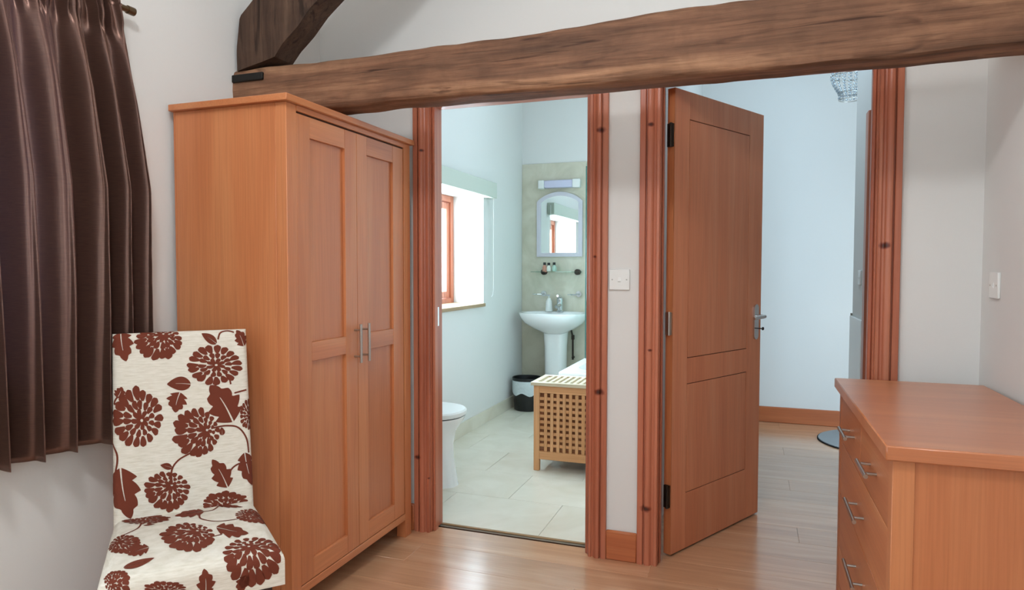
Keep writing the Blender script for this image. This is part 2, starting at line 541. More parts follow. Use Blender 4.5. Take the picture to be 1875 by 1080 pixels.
def window_x(name, label, y0, y1, z0, z1, x, sill_mat, sill_out):
    w = thing(name, label, None, (x, (y0 + y1) / 2, z0), kind='structure')
    if 'category' in w: del w['category']
    t = 0.05
    multi('window_frame', [(x - 0.03, x + 0.035, y0, y0 + t, z0, z1), (x - 0.03, x + 0.035, y1 - t, y1, z0, z1), (x - 0.03, x + 0.035, y0 + t, y1 - t, z0, z0 + t), (x - 0.03, x + 0.035, y0 + t, y1 - t, z1 - t, z1)], pine_z, w, 0.003)
    ym = (y0 + y1) / 2
    for a, b in ((y0 + t + 0.004, ym - 0.004), (ym + 0.004, y1 - t - 0.004)):
        s = multi('sash', [(x - 0.02, x + 0.022, a, a + 0.05, z0 + t + .004, z1 - t - .004), (x - 0.02, x + 0.022, b - 0.05, b, z0 + t + .004, z1 - t - .004),
                           (x - 0.02, x + 0.022, a + 0.05, b - 0.05, z0 + t + .004, z0 + t + 0.055), (x - 0.02, x + 0.022, a + 0.05, b - 0.05, z1 - t - 0.055, z1 - t - .004)], pine_z, w, 0.003)
        bx('pane', (x - 0.003, x + 0.003, a + 0.05, b - 0.05, z0 + t + 0.05, z1 - t - 0.05), pane_m, s, 0)
    bm = bmesh.new(); box(bm, x + 0.035, XL + sill_out, y0 - 0.0, y1 + 0.0, z0 - 0.012, z0 + 0.014, 0.003)
    P('window_sill', bm, sill_mat, w)
    return w


sill_m = wood('worn_sill_board', '#a58a6a', '#b89c7a', '#c7ae8e', 'Y', rough=0.5)
window_x('window_1', 'stained wooden bathroom window in a deep white recess', BW[0], BW[1], BW[2], BW[3], -2.275, sill_m, 0.02)
window_x('window_2', 'stained wooden bedroom window beside the brown curtain', SW[0], SW[1], SW[2], SW[3], -2.28, pine_y, 0.02)
w3 = thing('added_window_3', 'added stained wooden window in the unseen wall facing the doorways', None, (-0.5, YR - 0.06, RW[2]), kind='structure')  # added behind the camera to carry the rear fill light
multi('window_frame', [(RW[0], RW[0] + .06, YR - .09, YR - .02, RW[2], RW[3]), (RW[1] - .06, RW[1], YR - .09, YR - .02, RW[2], RW[3]), (RW[0], RW[1], YR - .09, YR - .02, RW[2], RW[2] + .06), (RW[0], RW[1], YR - .09, YR - .02, RW[3] - .06, RW[3]), (-.53, -.47, YR - .09, YR - .02, RW[2], RW[3])], pine_z, w3)
for a, b in ((RW[0] + .06, -.53), (-.47, RW[1] - .06)):
    bx('pane', (a, b, YR - .06, YR - .054, RW[2] + .06, RW[3] - .06), pane_m, w3, 0)

def window_r(name, label, x, y0, y1, z0, z1, bars):
    w = thing(name, label, None, (x, (y0 + y1) / 2, z0), kind='structure')
    multi('window_frame', [(x - .03, x + .03, y0, y0 + .06, z0, z1), (x - .03, x + .03, y1 - .06, y1, z0, z1), (x - .03, x + .03, y0 + .06, y1 - .06, z0, z0 + .06), (x - .03, x + .03, y0 + .06, y1 - .06, z1 - .06, z1)], pine_z, w)
    n = bars + 1
    for k in range(n):
        a, b = y0 + .06 + (y1 - y0 - .12) * k / n, y0 + .06 + (y1 - y0 - .12) * (k + 1) / n
        if k: bx('mullion', (x - .03, x + .03, a - .025, a + .025, z0 + .06, z1 - .06), pine_z, w)
        bx('pane', (x - .003, x + .003, a + .026, b - .026, z0 + .06, z1 - .06), pane_m, w, 0)


window_r('added_window_4', 'added stained wooden window, out of view in the right bedroom wall', XR + .055, *RRW, 1)  # added to carry the fill light from the right
window_r('added_window_5', 'added wide glazed screen, out of view in the entrance lobby', 1.75, 3.0, 4.6, .15, 2.2, 1)  # added to carry the hallway side light

# ------------------------------------------------------------------ door frames
ARCH = [(0, 0), (0, .017), (.002, .019), (.020, .019), (.022, .017), (.0232, .006), (.0268, .006), (.028, .018), (.031, .022), (.038, .0235), (.046, .022), (.051, .018), (.054, .012), (.060, .0095), (.064, .0115), (.0655, .016), (.074, .016), (.077, .013), (.078, 0)]


def architrave(n, x_out, x_in, z1, label):
    w = abs(x_in - x_out); sg = 1 if x_in > x_out else -1
    bm = bmesh.new()
    prism(bm, [(x_out + sg * u * w / .078, YD0 - d) for u, d in ARCH], 0, z1, 'Z')
    tag(P('trim_%d' % n, bm, pine_z), label, kind='structure')


architrave(2, -1.475, -1.397, 2.05, 'stained pine architrave left of the bathroom doorway, beside the wardrobe')
architrave(3, -0.567, -0.645, 2.05, 'stained pine architrave right of the bathroom doorway')
architrave(4, -0.436, -0.353, 2.06, 'stained pine architrave on the hinge side of the hallway doorway')
architrave(5, 0.508, 0.430, 2.06, 'stained pine architrave right of the hallway doorway, behind the chest')


def lining(n, xi, sg, z1, label, stop_y, st=.013):
    t = tag(bx('trim_%d' % n, (min(xi, xi - sg * .025), max(xi, xi - sg * .025), YD0 + .0005, YD1 + .002, 0, z1), pine_z, None, .002), label, kind='structure')
    bx('door_stop', (min(xi, xi + sg * st), max(xi, xi + sg * st), stop_y, stop_y + .034, 0, z1 - .02), pine_z, t, .003)
    return t


l6 = lining(6, -1.392, 1, 2.00, 'stained pine jamb on the left of the bathroom doorway', YD0 + .012)
bx('strike_plate', (-1.3935, -1.3905, YD0 + .055, YD0 + .08, .96, 1.05), chrome, l6, .0005, label='small steel strike plate')
lining(7, -0.650, -1, 2.00, 'stained pine jamb on the right of the bathroom doorway', YD0 + .012)
l8 = lining(8, -0.3505, 1, 2.01, 'stained pine jamb the open door hangs from', YD0 + .02, .006)
lining(9, 0.425, -1, 2.01, 'stained pine jamb on the right of the hallway doorway', YD0 + .02)
for n, a, b, z, lab in ((10, -1.421, -0.621, 1.98, 'stained pine head of the bathroom door frame'), (11, -0.375, 0.454, 1.992, 'stained pine head of the hallway door frame')):
    tag(bx('trim_%d' % n, (a, b, YD0 + .0005, YD1 + .002, z, z + .03), pine_x, None, .002), lab, kind='structure')
for n, a, b, z, lab in ((12, -1.475, -0.567, 1.998, 'stained pine architrave over the bathroom doorway'), (13, -0.436, 0.508, 2.008, 'stained pine architrave over the hallway doorway')):
    tag(bx('trim_%d' % n, (a, b, YD0 - .02, YD0, z, z + .075), pine_x, None, .004), lab, kind='structure')

# skirtings


def skirting(name, b, mat, label):
    tag(bx(name, b, mat, None, .005), label, kind='structure')


skirting('baseboard_between_doors', (-0.567, -0.436, YD0 - .018, YD0, 0, .125), skirt_x, 'short wooden skirting between the two door frames')
skirting('baseboard_wardrobe', (XL + .016, -1.476, YD0 - .018, YD0, 0, .125), skirt_x, 'wooden skirting behind the wardrobe')
skirting('baseboard_left', (XL, XL + .016, YR, YD0 - .018, 0, .125), skirt_y, 'wooden skirting under the bedroom window')
skirting('baseboard_right', (XR - .016, XR, YR, YD0, 0, .125), skirt_y, 'wooden skirting behind the chest of drawers')
skirting('baseboard_back', (0.509, XR - .016, YD0 - .018, YD0, 0, .125), skirt_x, 'wooden skirting beside the hallway architrave')
skirting('baseboard_hallway_end', (PX1, 1.70, YH - .018, YH, 0, .125), skirt_x, 'wooden skirting along the hallway end wall')
bsk = struct('baseboard_bathroom', [(XL, XL + .012, YD1, YB, .004, .105)], tile_m, 'beige tile skirting along the bathroom wall')

# hallway cupboard frame seen edge on
tag(bx('trim_14', (HX - .022, HX, 4.14, 4.22, 0, 2.10), pine_z, None, .004), 'edge of another stained door frame in the hallway', kind='structure')

# ------------------------------------------------------------------ the open door
TH = R(62)
d1 = thing('door_1', 'open oak veneered door with two grooved panels and a chrome lever', None, (-0.310, 2.884, 0), TH, kind='structure')
# local: x along the leaf, -y is the visible face
LW, LT, Z0, Z1 = 0.756, 0.036, 0.008, 1.986


def dl(name, b, mat, par=d1, bev=.0015, label=None):
    bm = bmesh.new(); box(bm, *b, bev)
    return P(name, bm, mat, par, local=True, label=label)


dl('leaf_core', (.001, LW - .001, .0035, LT - .0035, Z0 + .001, Z1 - .001), plain('dark_groove', '#5a2c18', .7, .3))
pans = [(.112, .622, .846, 1.868), (.112, .620, .254, .731)]
for (ya, yb) in ((0, .0035), (LT - .0035, LT)):
    dl('stile', (0, pans[0][0] - .002, ya, yb, Z0, Z1), door_z, bev=.0006)
    dl('stile', (pans[0][1] + .002, LW, ya, yb, Z0, Z1), door_z, bev=.0006)
    for za, zb in ((Z0, .252), (.733, .844), (1.870, Z1)):
        dl('rail', (pans[0][0] - .002, pans[0][1] + .002, ya, yb, za, zb), door_z, bev=.0006)
    for (xa, xb, za, zb) in pans:
        dl('panel', (xa + .0015, xb - .0015, ya, yb, za + .0015, zb - .0015), door_z, bev=.0006)
bm = bmesh.new()
for b in ((0, .0012, 0, LT, Z0, Z1), (LW - .0012, LW, 0, LT, Z0, Z1)):
    box(bm, *b)
P('edge_lipping', bm, oak_z, d1, local=True)
for sgn, y0 in ((-1, 0.0), (1, LT)):
    # rounded chrome backplate
    bm = bmesh.new()
    prof = [(.700 + .021 * math.cos(R(a)), .885 + .021 + .021 * math.sin(R(a))) for a in range(180, 361, 20)] + [(.700 + .021 * math.cos(R(a)), 1.058 - .021 + .021 * math.sin(R(a))) for a in range(0, 181, 20)]
    prism(bm, prof, y0, y0 + sgn * .009)
    hb = P('handle_plate', bm, chrome, d1, local=True)
    bm = bmesh.new()
    tube(bm, [(.700, y0 + sgn * .008, 1.0), (.700, y0 + sgn * .045, 1.0), (.697, y0 + sgn * .052, 1.0), (.685, y0 + sgn * .056, 1.0), (.62, y0 + sgn * .056, .998), (.592, y0 + sgn * .052, .995)], .009, 10, [.009, .009, .0095, .0095, .009, .007])
    P('lever', bm, chrome, hb, local=True)
    if sgn < 0:
        bm = bmesh.new()
        tube(bm, [(.700, y0 - .009, .940), (.700, y0 - .04, .940)], .0025, 8)
        prism(bm, [(.700 + .010 * math.cos(R(a)), .940 + .008 * math.sin(R(a))) for a in range(0, 360, 30)], y0 - .043, y0 - .04)
        P('key', bm, black_iron, hb, local=True)
for z in (1.79, 1.0, .26):
    bm = bmesh.new()
    tube(bm, [(-.012, LT * .5 - .006, z - .05), (-.012, LT * .5 - .006, z + .05)], .0065, 10)
    box(bm, -.012, .0, .004, .030, z - .048, z + .048)
    P('hinge', bm, steel if z == 1.0 else dark_metal, d1, local=True)

# ------------------------------------------------------------------ tie beam and rafter
BY0, BY1 = 2.20, 2.345
bm = bmesh.new()
rings = []
N = 110
x0b, x1b = XL - 0.05, XR + 0.04
for i in range(N + 1):
    x = x0b + (x1b - x0b) * i / N
    tt = i / N
    zb = 1.842 + .006 * noise.noise((x * 1.3, 3, 1)) + .004 * noise.noise((x * 6, 3, 8))
    zt = 2.03 + .04 * max(0, (x + 1.2) / 1.9) + .008 * noise.noise((x * 1.7, 9, 2)) + .005 * noise.noise((x * 9, 9, 4))
    r = .018
    pts = []
    seg = [((BY0, zb), (BY1, zb)), ((BY1, zb), (BY1, zt)), ((BY1, zt), (BY0, zt)), ((BY0, zt), (BY0, zb))]
    cyc, czc = (BY0 + BY1) / 2, (zb + zt) / 2
    for (a, b) in seg:
        for k in range(9):
            f = k / 9
            py, pz = a[0] + (b[0] - a[0]) * f, a[1] + (b[1] - a[1]) * f
            # soften the arrises
            e = min(f, 1 - f) * math.dist(a, b)
            if e < r:
                s = (r - e) / r
                py += (cyc - py) / abs(cyc - py + 1e-9) * r * .38 * s
                pz += (czc - pz) / abs(czc - pz + 1e-9) * r * .38 * s
            v = noise.noise((x * 2.2, py * 14, pz * 14)) * .006 + noise.noise((x * 8, py * 40, pz * 40)) * .003
            dy, dz = py - cyc, pz - czc
            L = math.hypot(dy, dz)
            pts.append((x, py + dy / L * v, pz + dz / L * v))
    rings.append(pts)
ringloft(bm, rings)
beam = P('roof_beam', bm, beam_m)
tag(beam, 'massive weathered oak tie beam crossing in front of both doorways', 'beam')
bm = bmesh.new(); box(bm, -1.984, -1.832, BY0 - .010, BY0 + .004, 1.978, 2.008, .003)
P('iron_strap', bm, black_iron, beam, label='black iron strap at the end of the beam')

bm = bmesh.new()
inner = [(-1.700, 2.026), (-1.663, 2.069), (-1.594, 2.124), (-1.532, 2.188), (-1.464, 2.241), (-1.30, 2.37), (-1.05, 2.565), (-.80, 2.76)]
outer = [(-1.968, 2.026), (-1.966, 2.12), (-1.95, 2.24), (-1.885, 2.30), (-1.80, 2.38), (-1.62, 2.54), (-1.36, 2.75), (-1.10, 2.95)]
inner = [(x * 1.05, 1.2329 + (z - 1.2329) * 1.05) for x, z in inner]
rings = []
M_ = 40
def samp(c, f):
    g = f * (len(c) - 1); i = min(int(g), len(c) - 2); u = g - i
    return (c[i][0] * (1 - u) + c[i + 1][0] * u, c[i][1] * (1 - u) + c[i + 1][1] * u)
for i in range(M_ + 1):
    f = i / M_
    a, b = samp(inner, f), samp(outer, f)
    ring = []
    for (p, q, ya, yb) in ((a, b, 2.205, 2.205), (b, b, 2.205, 2.32), (b, a, 2.32, 2.32), (a, a, 2.32, 2.205)):
        for k in range(6):
            g = k / 6
            X = p[0] + (q[0] - p[0]) * g; Z = p[1] + (q[1] - p[1]) * g; Y = ya + (yb - ya) * g
            v = noise.noise((X * 9, Y * 14, Z * 9)) * .006
            ring.append((X + (v if p == a == q else 0), Y + (v if Y < 2.25 else 0), Z))
    rings.append(ring)
ringloft(bm, rings)
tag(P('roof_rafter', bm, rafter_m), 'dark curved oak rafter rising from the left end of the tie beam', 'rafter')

# ------------------------------------------------------------------ wardrobe
wx0, wx1, wy0, wy1 = -1.965, -1.456, 1.856, 2.751
wd = thing('wardrobe', 'tall two-door oak wardrobe standing between the curtain and bathroom doorway', 'wardrobe', (-1.71, 2.303, 0))
FX = wx1 - .018
ya, yb = wy0 + .02, wy1 - .014
bx('top', (wx0, wx1, wy0, wy1, 1.790, 1.813), oak_y, wd, .002)
bx('side_panel', (wx0 + .012, FX - .0455, ya, ya + .02, .085, 1.7895), oak_z, wd, .001)
bx('side_panel', (wx0 + .012, FX - .0455, yb - .02, yb, .085, 1.7895), oak_z, wd, .001)
bx('back_panel', (wx0 + .004, wx0 + .012, ya, yb, .085, 1.790), oak_z, wd, 0)
bx('bottom_panel', (wx0 + .012, FX - .03, ya + .02, yb - .02, .085, .105), oak_y, wd, 0)
for p0, p1 in ((ya, ya + .054), (yb - .056, yb)):
    bx('post', (FX - .045, FX, p0, p1, 0, 1.7895), oak_z, wd, .0015)
    bx('rear_leg', (wx0 + .012, wx0 + .052, p0, p1, 0, .084), oak_z, wd, .001)
YA, YM, YZ = 1.932, 2.301, 2.672
bx('cornice_rail', (FX - .03, FX + .002, ya + .054, yb - .056, 1.770, 1.7895), oak_y, wd, .001)
bx('shade_gap_strip', (FX - .03, FX - .006, ya + .054, yb - .056, 1.7575, 1.770), gap_m, wd, 0)  # dark strip standing in for the shaded gap above the doors
bx('bottom_rail', (FX - .03, FX, ya + .054, yb - .056, .082, .112), oak_y, wd, .0015)
for i, (a, b, s0, s1) in enumerate(((YA - .001, YM - .0012, 2.005, 2.220), (YM + .0012, YZ + .001, 2.376, 2.585))):
    x1, x0 = FX - .001, FX - .022
    z0, z1 = .1155, 1.763
    dd = bx('door', (x0, x0 + .006, a + .01, b - .01, z0 + .01, z1 - .01), oak_z, wd, 0)
    bx('stile', (x0, x1, a, s0, z0, z1), oak_z, dd, .001)
    bx('stile', (x0, x1, s1, b, z0, z1), oak_z, dd, .001)
    for (za, zb) in ((z0, .186), (.900, .968), (1.690, z1)):
        bx('rail', (x0, x1 - .0005, s0, s1, za, zb), oak_y, dd, .001)
    for (za, zb) in ((.186, .900), (.968, 1.690)):
        bx('panel', (x0 + .004, x0 + .010, s0 + .0005, s1 - .0005, za + .0005, zb - .0005), oak_z, dd, 0)
    hy = YM + (-.024 if i == 0 else .036)
    bm = bmesh.new()
    tube(bm, [(x1 + .030, hy, .860), (x1 + .030, hy, 1.012)], .0055, 10)
    for z in (.884, .988):
        tube(bm, [(x1 - .001, hy, z), (x1 + .031, hy, z)], .004, 8)
    P('handle', bm, steel, dd)

# ------------------------------------------------------------------ chest of drawers
cx0, cx1, cy0, cy1, cz = .287, .745, 1.670, 2.655, .840
ch = thing('chest_of_drawers', 'long oak chest of drawers against the right wall', 'chest of drawers', ((cx0 + cx1) / 2, (cy0 + cy1) / 2, 0))
fx = cx0 + .017
bx('top', (cx0, cx1, cy0, cy1, cz - .034, cz), chest_x, ch, .003)
e0, e1 = cy0 + .018, cy1 - .018
for p0, p1 in ((e0, e0 + .045), (e1 - .045, e1)):
    bx('post', (fx, fx + .045, p0, p1, 0, cz - .0345), chest_z, ch, .0015)
    bx('post', (cx1 - .055, cx1 - .012, p0, p1, 0, cz - .0345), chest_z, ch, .0015)
for p0 in (e0 + .003, e1 - .023):
    bx('side_panel', (fx + .045, cx1 - .055, p0, p0 + .02, .09, cz - .0345), chest_z, ch, 0)
bx('back_panel', (cx1 - .02, cx1 - .013, e0 + .045, e1 - .045, .09, cz - .04), chest_z, ch, 0)
bx('carcass', (fx + .022, cx1 - .03, e0 + .046, e1 - .046, .09, cz - .0355), gap_m, ch, 0)
bx('plinth_rail', (fx + .001, fx + .022, e0 + .045, e1 - .045, .082, .125), chest_y, ch, .001)
rows = [(.632, .803), (.444, .630), (.256, .442), (.127, .254)]
ymid = (e0 + e1) / 2 - .01
for ri, (z0, z1) in enumerate(rows):
    sp = [(e0 + .046, ymid - .001, 1.935), (ymid + .001, e1 - .046, 2.33)] if ri == 0 else [(e0 + .046, e1 - .046, 2.135)]
    for (a, b, hy) in sp:
        dr = bx('drawer', (fx + .001, fx + .021, a, b, z0 + .0005, z1 - .0005), chest_y, ch, .0008)
        zc = (.713, .534, .345, .19)[ri]
        L = .100 if ri else .076
        bm = bmesh.new()
        tube(bm, [(fx - .028, hy - L, zc), (fx - .028, hy + L, zc)], .0058, 10)
        for s in (-1, 1):
            tube(bm, [(fx + .002, hy + s * L * .62, zc), (fx - .028, hy + s * L * .62, zc)], .004, 8)
        P('handle', bm, steel, dr)

# ------------------------------------------------------------------ upholstered chair
OX, OY, SZ = -1.6215, 1.574, .49
chair = thing('upholstered_chair', 'cream dining chair with brown chrysanthemum print beside the wardrobe', 'chair', (OX, OY, 0), R(48.23))


def prof(s, half, r):
    """distance along a cloth from the middle -> (sideways, drop round a rounded edge)"""
    a = abs(s); sg = 1 if s >= 0 else -1
    flat = half - r
    if a <= flat: return s, 0.0
    if a <= flat + r * math.pi / 2:
        t = (a - flat) / r
        return sg * (flat + r * math.sin(t)), r * (1 - math.cos(t))
    return sg * half, r + (a - flat - r * math.pi / 2)


LEAN = R(10)
BH, BT, BHW = .552, .055, .194
UPB = Vector((0, math.sin(LEAN), math.cos(LEAN)))          # local y points backwards
NB = Vector((0, -math.cos(LEAN), math.sin(LEAN)))          # front normal of the backrest
B0 = Vector((0, 0, SZ))


def back_pt(u, v, lift=0.0):
    x, du = prof(u, BHW, .016)
    w, dv = prof(v, BH, .018) if v > 0 else (v, 0.0)
    d = min(max(du, dv), BT)
    bulge = .010 * max(0, 1 - (x / BHW) ** 2)
    return Vector((x * (1 - .02 * v / BH), 0, 0)) + B0 + UPB * w + NB * (bulge - d + lift)


SD, ST = .438, .095


def seat_pt(s, t, lift=0.0):
    tt = max(0.0, min(1.0, t / SD))
    half = .194 + .019 * tt
    x, ds = prof(s, half, .028)
    yy, dt = prof(t, SD, .035) if t > 0 else (t, 0.0)
    d = min(max(ds, dt), ST)
    dome = .010 * max(0, 1 - (x / half) ** 2) * math.sin(math.pi * min(1, max(0, tt))) + .012 * tt * (1 - tt)
    p = Vector((x, -yy, SZ + dome - d))
    if lift:
        n = Vector((math.copysign(1, s) if ds > .5 * .028 and ds >= dt else 0, -1 if dt > .5 * .035 and dt > ds else 0, 1 if d < .03 else .15)).normalized()
        p += n * lift
    return p


def sheet(fn, u0, u1, v0, v1, nu, nv):
    bm = bmesh.new()
    g = [[bm.verts.new(fn(u0 + (u1 - u0) * i / nu, v0 + (v1 - v0) * j / nv)) for i in range(nu + 1)] for j in range(nv + 1)]
    for j in range(nv):
        for i in range(nu):
            bm.faces.new((g[j][i], g[j][i + 1], g[j + 1][i + 1], g[j + 1][i]))
    return bm, g


ub, vb = BHW + BT - .007 + .001, BH + BT - .008 + .001
bm, g = sheet(back_pt, -ub, ub, -.07, vb, 72, 90)
# close the rear
edge = [g[j][0] for j in range(len(g))] + g[-1][1:] + [g[j][-1] for j in range(len(g) - 2, -1, -1)]
c = bm.verts.new(B0 + UPB * .26 - NB * (BT + .006))
loop = edge + [g[0][i] for i in range(len(g[0]) - 2, 0, -1)]
for a, b in zip(loop, loop[1:] + loop[:1]):
    bm.faces.new((a, b, c))
back = P('backrest', bm, cream_fabric, chair, local=True)
us, vs_ = .213 + ST - .012 + .03, SD + ST - .015 + .001
bm, g = sheet(seat_pt, -us, us, -.03, vs_, 72, 80)
edge = [g[j][0] for j in range(len(g))] + g[-1][1:] + [g[j][-1] for j in range(len(g) - 2, -1, -1)] + [g[0][i] for i in range(len(g[0]) - 2, 0, -1)]
c = bm.verts.new((0, -SD / 2, SZ - ST - .004))
for a, b in zip(edge, edge[1:] + edge[:1]):
    bm.faces.new((a, b, c))
seat = P('seat', bm, cream_fabric, chair, local=True)
bm = bmesh.new(); box(bm, -.185, .185, -.41, -.005, SZ - ST - .045, SZ - ST - .001, .003)
P('seat_frame', bm, darkwood, chair, local=True)
for sx in (-1, 1):
    for (yy, sl) in ((-.405, -.01), (-.01, .06)):
        bm = bmesh.new()
        a, b = (sx * .178, yy, SZ - ST - .044), (sx * .178, yy + sl, 0)
        r1, r0 = .020, .015
        ringloft(bm, [[(p[0] + i * r, p[1] + j * r, p[2]) for i, j in ((-1, -1), (1, -1), (1, 1), (-1, 1))] for p, r in ((b, r0), (a, r1))])
        P('leg', bm, darkwood, chair, local=True)

# flocked print: petals, leaves and stems laid on the cloth
rp = random.Random(3)


class Print:
    def __init__(s, fn):
        s.f0, s.bm = fn, bmesh.new()

    def fn(s, u, v, lift):
        e = .0015
        p = s.f0(u, v)
        n = (s.f0(u + e, v) - s.f0(u - e, v)).cross(s.f0(u, v + e) - s.f0(u, v - e))
        return p + s.sgn * n.normalized() * lift if n.length > 1e-9 else p

    def strip(s, L, Rr):
        n = max(1, min(8, math.ceil(max(math.dist(p, q) for p, q in zip(L, Rr)) / .007)))
        g = [[s.bm.verts.new(s.fn(p[0] + (q[0] - p[0]) * k / n, p[1] + (q[1] - p[1]) * k / n, .0009)) for k in range(n + 1)] for p, q in zip(L, Rr)]
        for a, b in zip(g, g[1:]):
            for k in range(n):
                s.bm.faces.new((a[k], a[k + 1], b[k + 1], b[k]))

    def petal(s, fr, x0, y0, x1, y1, w, bend=0.0):
        """teardrop from (x0,y0) to (x1,y1) in the flower's own frame"""
        dx, dy = x1 - x0, y1 - y0
        L = math.hypot(dx, dy)
        if L < 1e-5: return
        nx, ny = -dy / L, dx / L
        A, B = [], []
        for k in range(8):
            t = k / 7
            hw = w * (.12 + .88 * math.sin(math.pi * min(1, .08 + .62 * t))) if t < .72 else w * math.sqrt(max(0, 1 - ((t - .72) / .285) ** 2)) * .99
            bx_, by_ = x0 + dx * t + nx * bend * L * math.sin(math.pi * t), y0 + dy * t + ny * bend * L * math.sin(math.pi * t)
            A.append(fr(bx_ + nx * hw, by_ + ny * hw)); B.append(fr(bx_ - nx * hw, by_ - ny * hw))
        s.strip(A, B)

    def flower(s, c):
        cx, cy, ax, ay, bx_, by_, ox, oy = c
        det = ax * by_ - ay * bx_
        fr = lambda p, q: (cx + p * ax + q * bx_, cy + p * ay + q * by_)
        px, py = ox - cx, oy - cy                      # point the petals spring from, in the flower's frame
        p0, q0 = (px * by_ - py * bx_) / det, (ax * py - ay * px) / det
        l = math.hypot(p0, q0)
        if l > .55: p0, q0 = p0 * .55 / l, q0 * .55 / l
        for n, ra, rb, ww in ((19, .60, 1.0, .124), (14, .335, .625, .112), (8, .05, .365, .112)):
            ph = rp.random() * 6.28
            for k in range(n):
                t = ph + 2 * math.pi * (k + rp.uniform(-.12, .12)) / n
                ct, st = math.cos(t), math.sin(t)
                # scale radii about the springing point so that tips sit on the outline
                def at(rad): return (p0 * (1 - rad) + rad * ct, q0 * (1 - rad) + rad * st)
                e = rb * (rp.uniform(.93, 1.06) if rb > .9 else rp.uniform(.97, 1.0))
                a0, a1 = at(ra), at(e)
                dd = math.hypot(a1[0] - p0, a1[1] - q0)
                w = ww * (.55 + .5 * dd)
                s.petal(fr, *a0, *a1, w, rp.uniform(.02, .10))

    def leaf(s, c):
        x0, y0, x1, y1, wx, wy, lobed = c
        if lobed: wx, wy = wx * 1.3, wy * 1.3
        n = 40
        for side in (-1, 1):
            A, B = [], []
            for k in range(n + 1):
                t = k / n
                w = math.sin(math.pi * min(1, t ** .75)) ** .8 if t < 1 else 0
                if lobed:
                    ph = (t * 3.6 + (.15 if side > 0 else 0)) % 1.0
                    w *= .58 + .48 * (ph ** .7 if ph < .8 else .8 ** .7 * (1 - ph) / .2)
                cur = .10 * math.sin(math.pi * t)
                gx, gy = x0 + (x1 - x0) * t + wx * cur, y0 + (y1 - y0) * t + wy * cur
                vein = .05 * (1 - t) if t < .65 else 0
                A.append((gx + side * wx * max(w, vein), gy + side * wy * max(w, vein)))
                B.append((gx + side * wx * vein, gy + side * wy * vein))
            s.strip(A, B)

    def stem(s, pts, w=.0026):
        q = []
        n = len(pts)
        for i in range(n - 1):
            p0, p1, p2, p3 = pts[max(i - 1, 0)], pts[i], pts[i + 1], pts[min(i + 2, n - 1)]
            for k in range(8):
                t = k / 8
                q.append(tuple(.5 * (2 * p1[m] + (p2[m] - p0[m]) * t + (2 * p0[m] - 5 * p1[m] + 4 * p2[m] - p3[m]) * t * t + (3 * p1[m] - p0[m] - 3 * p2[m] + p3[m]) * t ** 3) for m in (0, 1)))
        q.append(pts[-1])
        A, B = [], []
        for i, p in enumerate(q):
            a, b = q[max(i - 1, 0)], q[min(i + 1, len(q) - 1)]
            L = math.hypot(b[0] - a[0], b[1] - a[1]) or 1
            nx, ny = -(b[1] - a[1]) / L * w, (b[0] - a[0]) / L * w
            A.append((p[0] + nx, p[1] + ny)); B.append((p[0] - nx, p[1] - ny))
        s.strip(A, B)


pb = Print(back_pt); pb.sgn = 1
for c in [(-0.0669, 0.5194, 0.065, -0.0034, 0.001, 0.0538, -0.0512, 0.5499), (0.0917, 0.4381, 0.0829, -0.0056, 0.0018, 0.0628, 0.097, 0.4377), (-0.1297, 0.2964, 0.0696, -0.0072, 0.0014, 0.0898, -0.1164, 0.2841), (0.0334, 0.2316, 0.066, -0.0075, 0.002, 0.0757, 0.0648, 0.2365), (-0.0537, 0.0667, 0.0638, -0.0098, 0.0012, 0.0593, -0.0385, 0.0834), (0.1107, 0.0078, 0.0685, -0.011, 0.001, 0.0334, 0.1101, -0.0116), (0.1927, 0.2718, 0.0321, -0.0033, 0.0018, 0.0496, 0.1926, 0.2688)]:
    pb.flower(c)
for c in [(-0.1713, 0.5609, -0.1568, 0.4659, -0.0257, -0.0044, 1), (0.0207, 0.3828, -0.0469, 0.3883, 0.0005, 0.0215, 0), (-0.0107, 0.36, -0.0252, 0.2995, -0.0234, 0.0084, 1), (0.141, 0.2539, 0.0766, 0.3754, 0.0372, 0.0215, 1), (-0.1745, 0.1513, -0.1495, 0.0009, -0.0364, -0.0029, 1), (0.1174, 0.0517, 0.0753, 0.1437, 0.0226, 0.01, 1), (0.172, 0.1522, 0.193, 0.0459, -0.0239, -0.0029, 1), (-0.1811, 0.3585, -0.1689, 0.39, 0.013, -0.0074, 1), (-0.0374, 0.134, -0.0692, 0.146, 0.0021, 0.0093, 0), (0.1001, 0.5061, 0.0562, 0.541, 0.0074, 0.0114, 0), (0.1837, 0.4945, 0.1633, 0.5493, 0.0166, 0.007, 1), (0.1064, 0.2147, 0.1062, 0.2404, 0.0085, -0.0006, 0)]:
    pb.leaf(c)
for c in [[(-0.1916, 0.3405), (-0.1719, 0.3403), (-0.1484, 0.3228)], [(-0.1916, 0.3405), (-0.1859, 0.3535), (-0.1787, 0.3621)], [(-0.1977, 0.2234), (-0.1841, 0.1951), (-0.1826, 0.1684), (-0.1886, 0.1375)], [(0.0754, 0.2398), (0.118, 0.2437), (0.1556, 0.2338), (0.1791, 0.1975), (0.1846, 0.1506)], [(-0.0385, 0.0834), (-0.0385, 0.127), (-0.0194, 0.1546), (0.0165, 0.1721)], [(0.121, 0.0821), (0.1309, 0.1062), (0.1546, 0.12), (0.1873, 0.1185)], [(0.1483, 0.3444), (0.1649, 0.3477), (0.1861, 0.3517)], [(0.1048, 0.5193), (0.1119, 0.5397), (0.1329, 0.5476), (0.1547, 0.5407)], [(0.1338, 0.4029), (0.1383, 0.3733)]]:
    pb.stem(c)
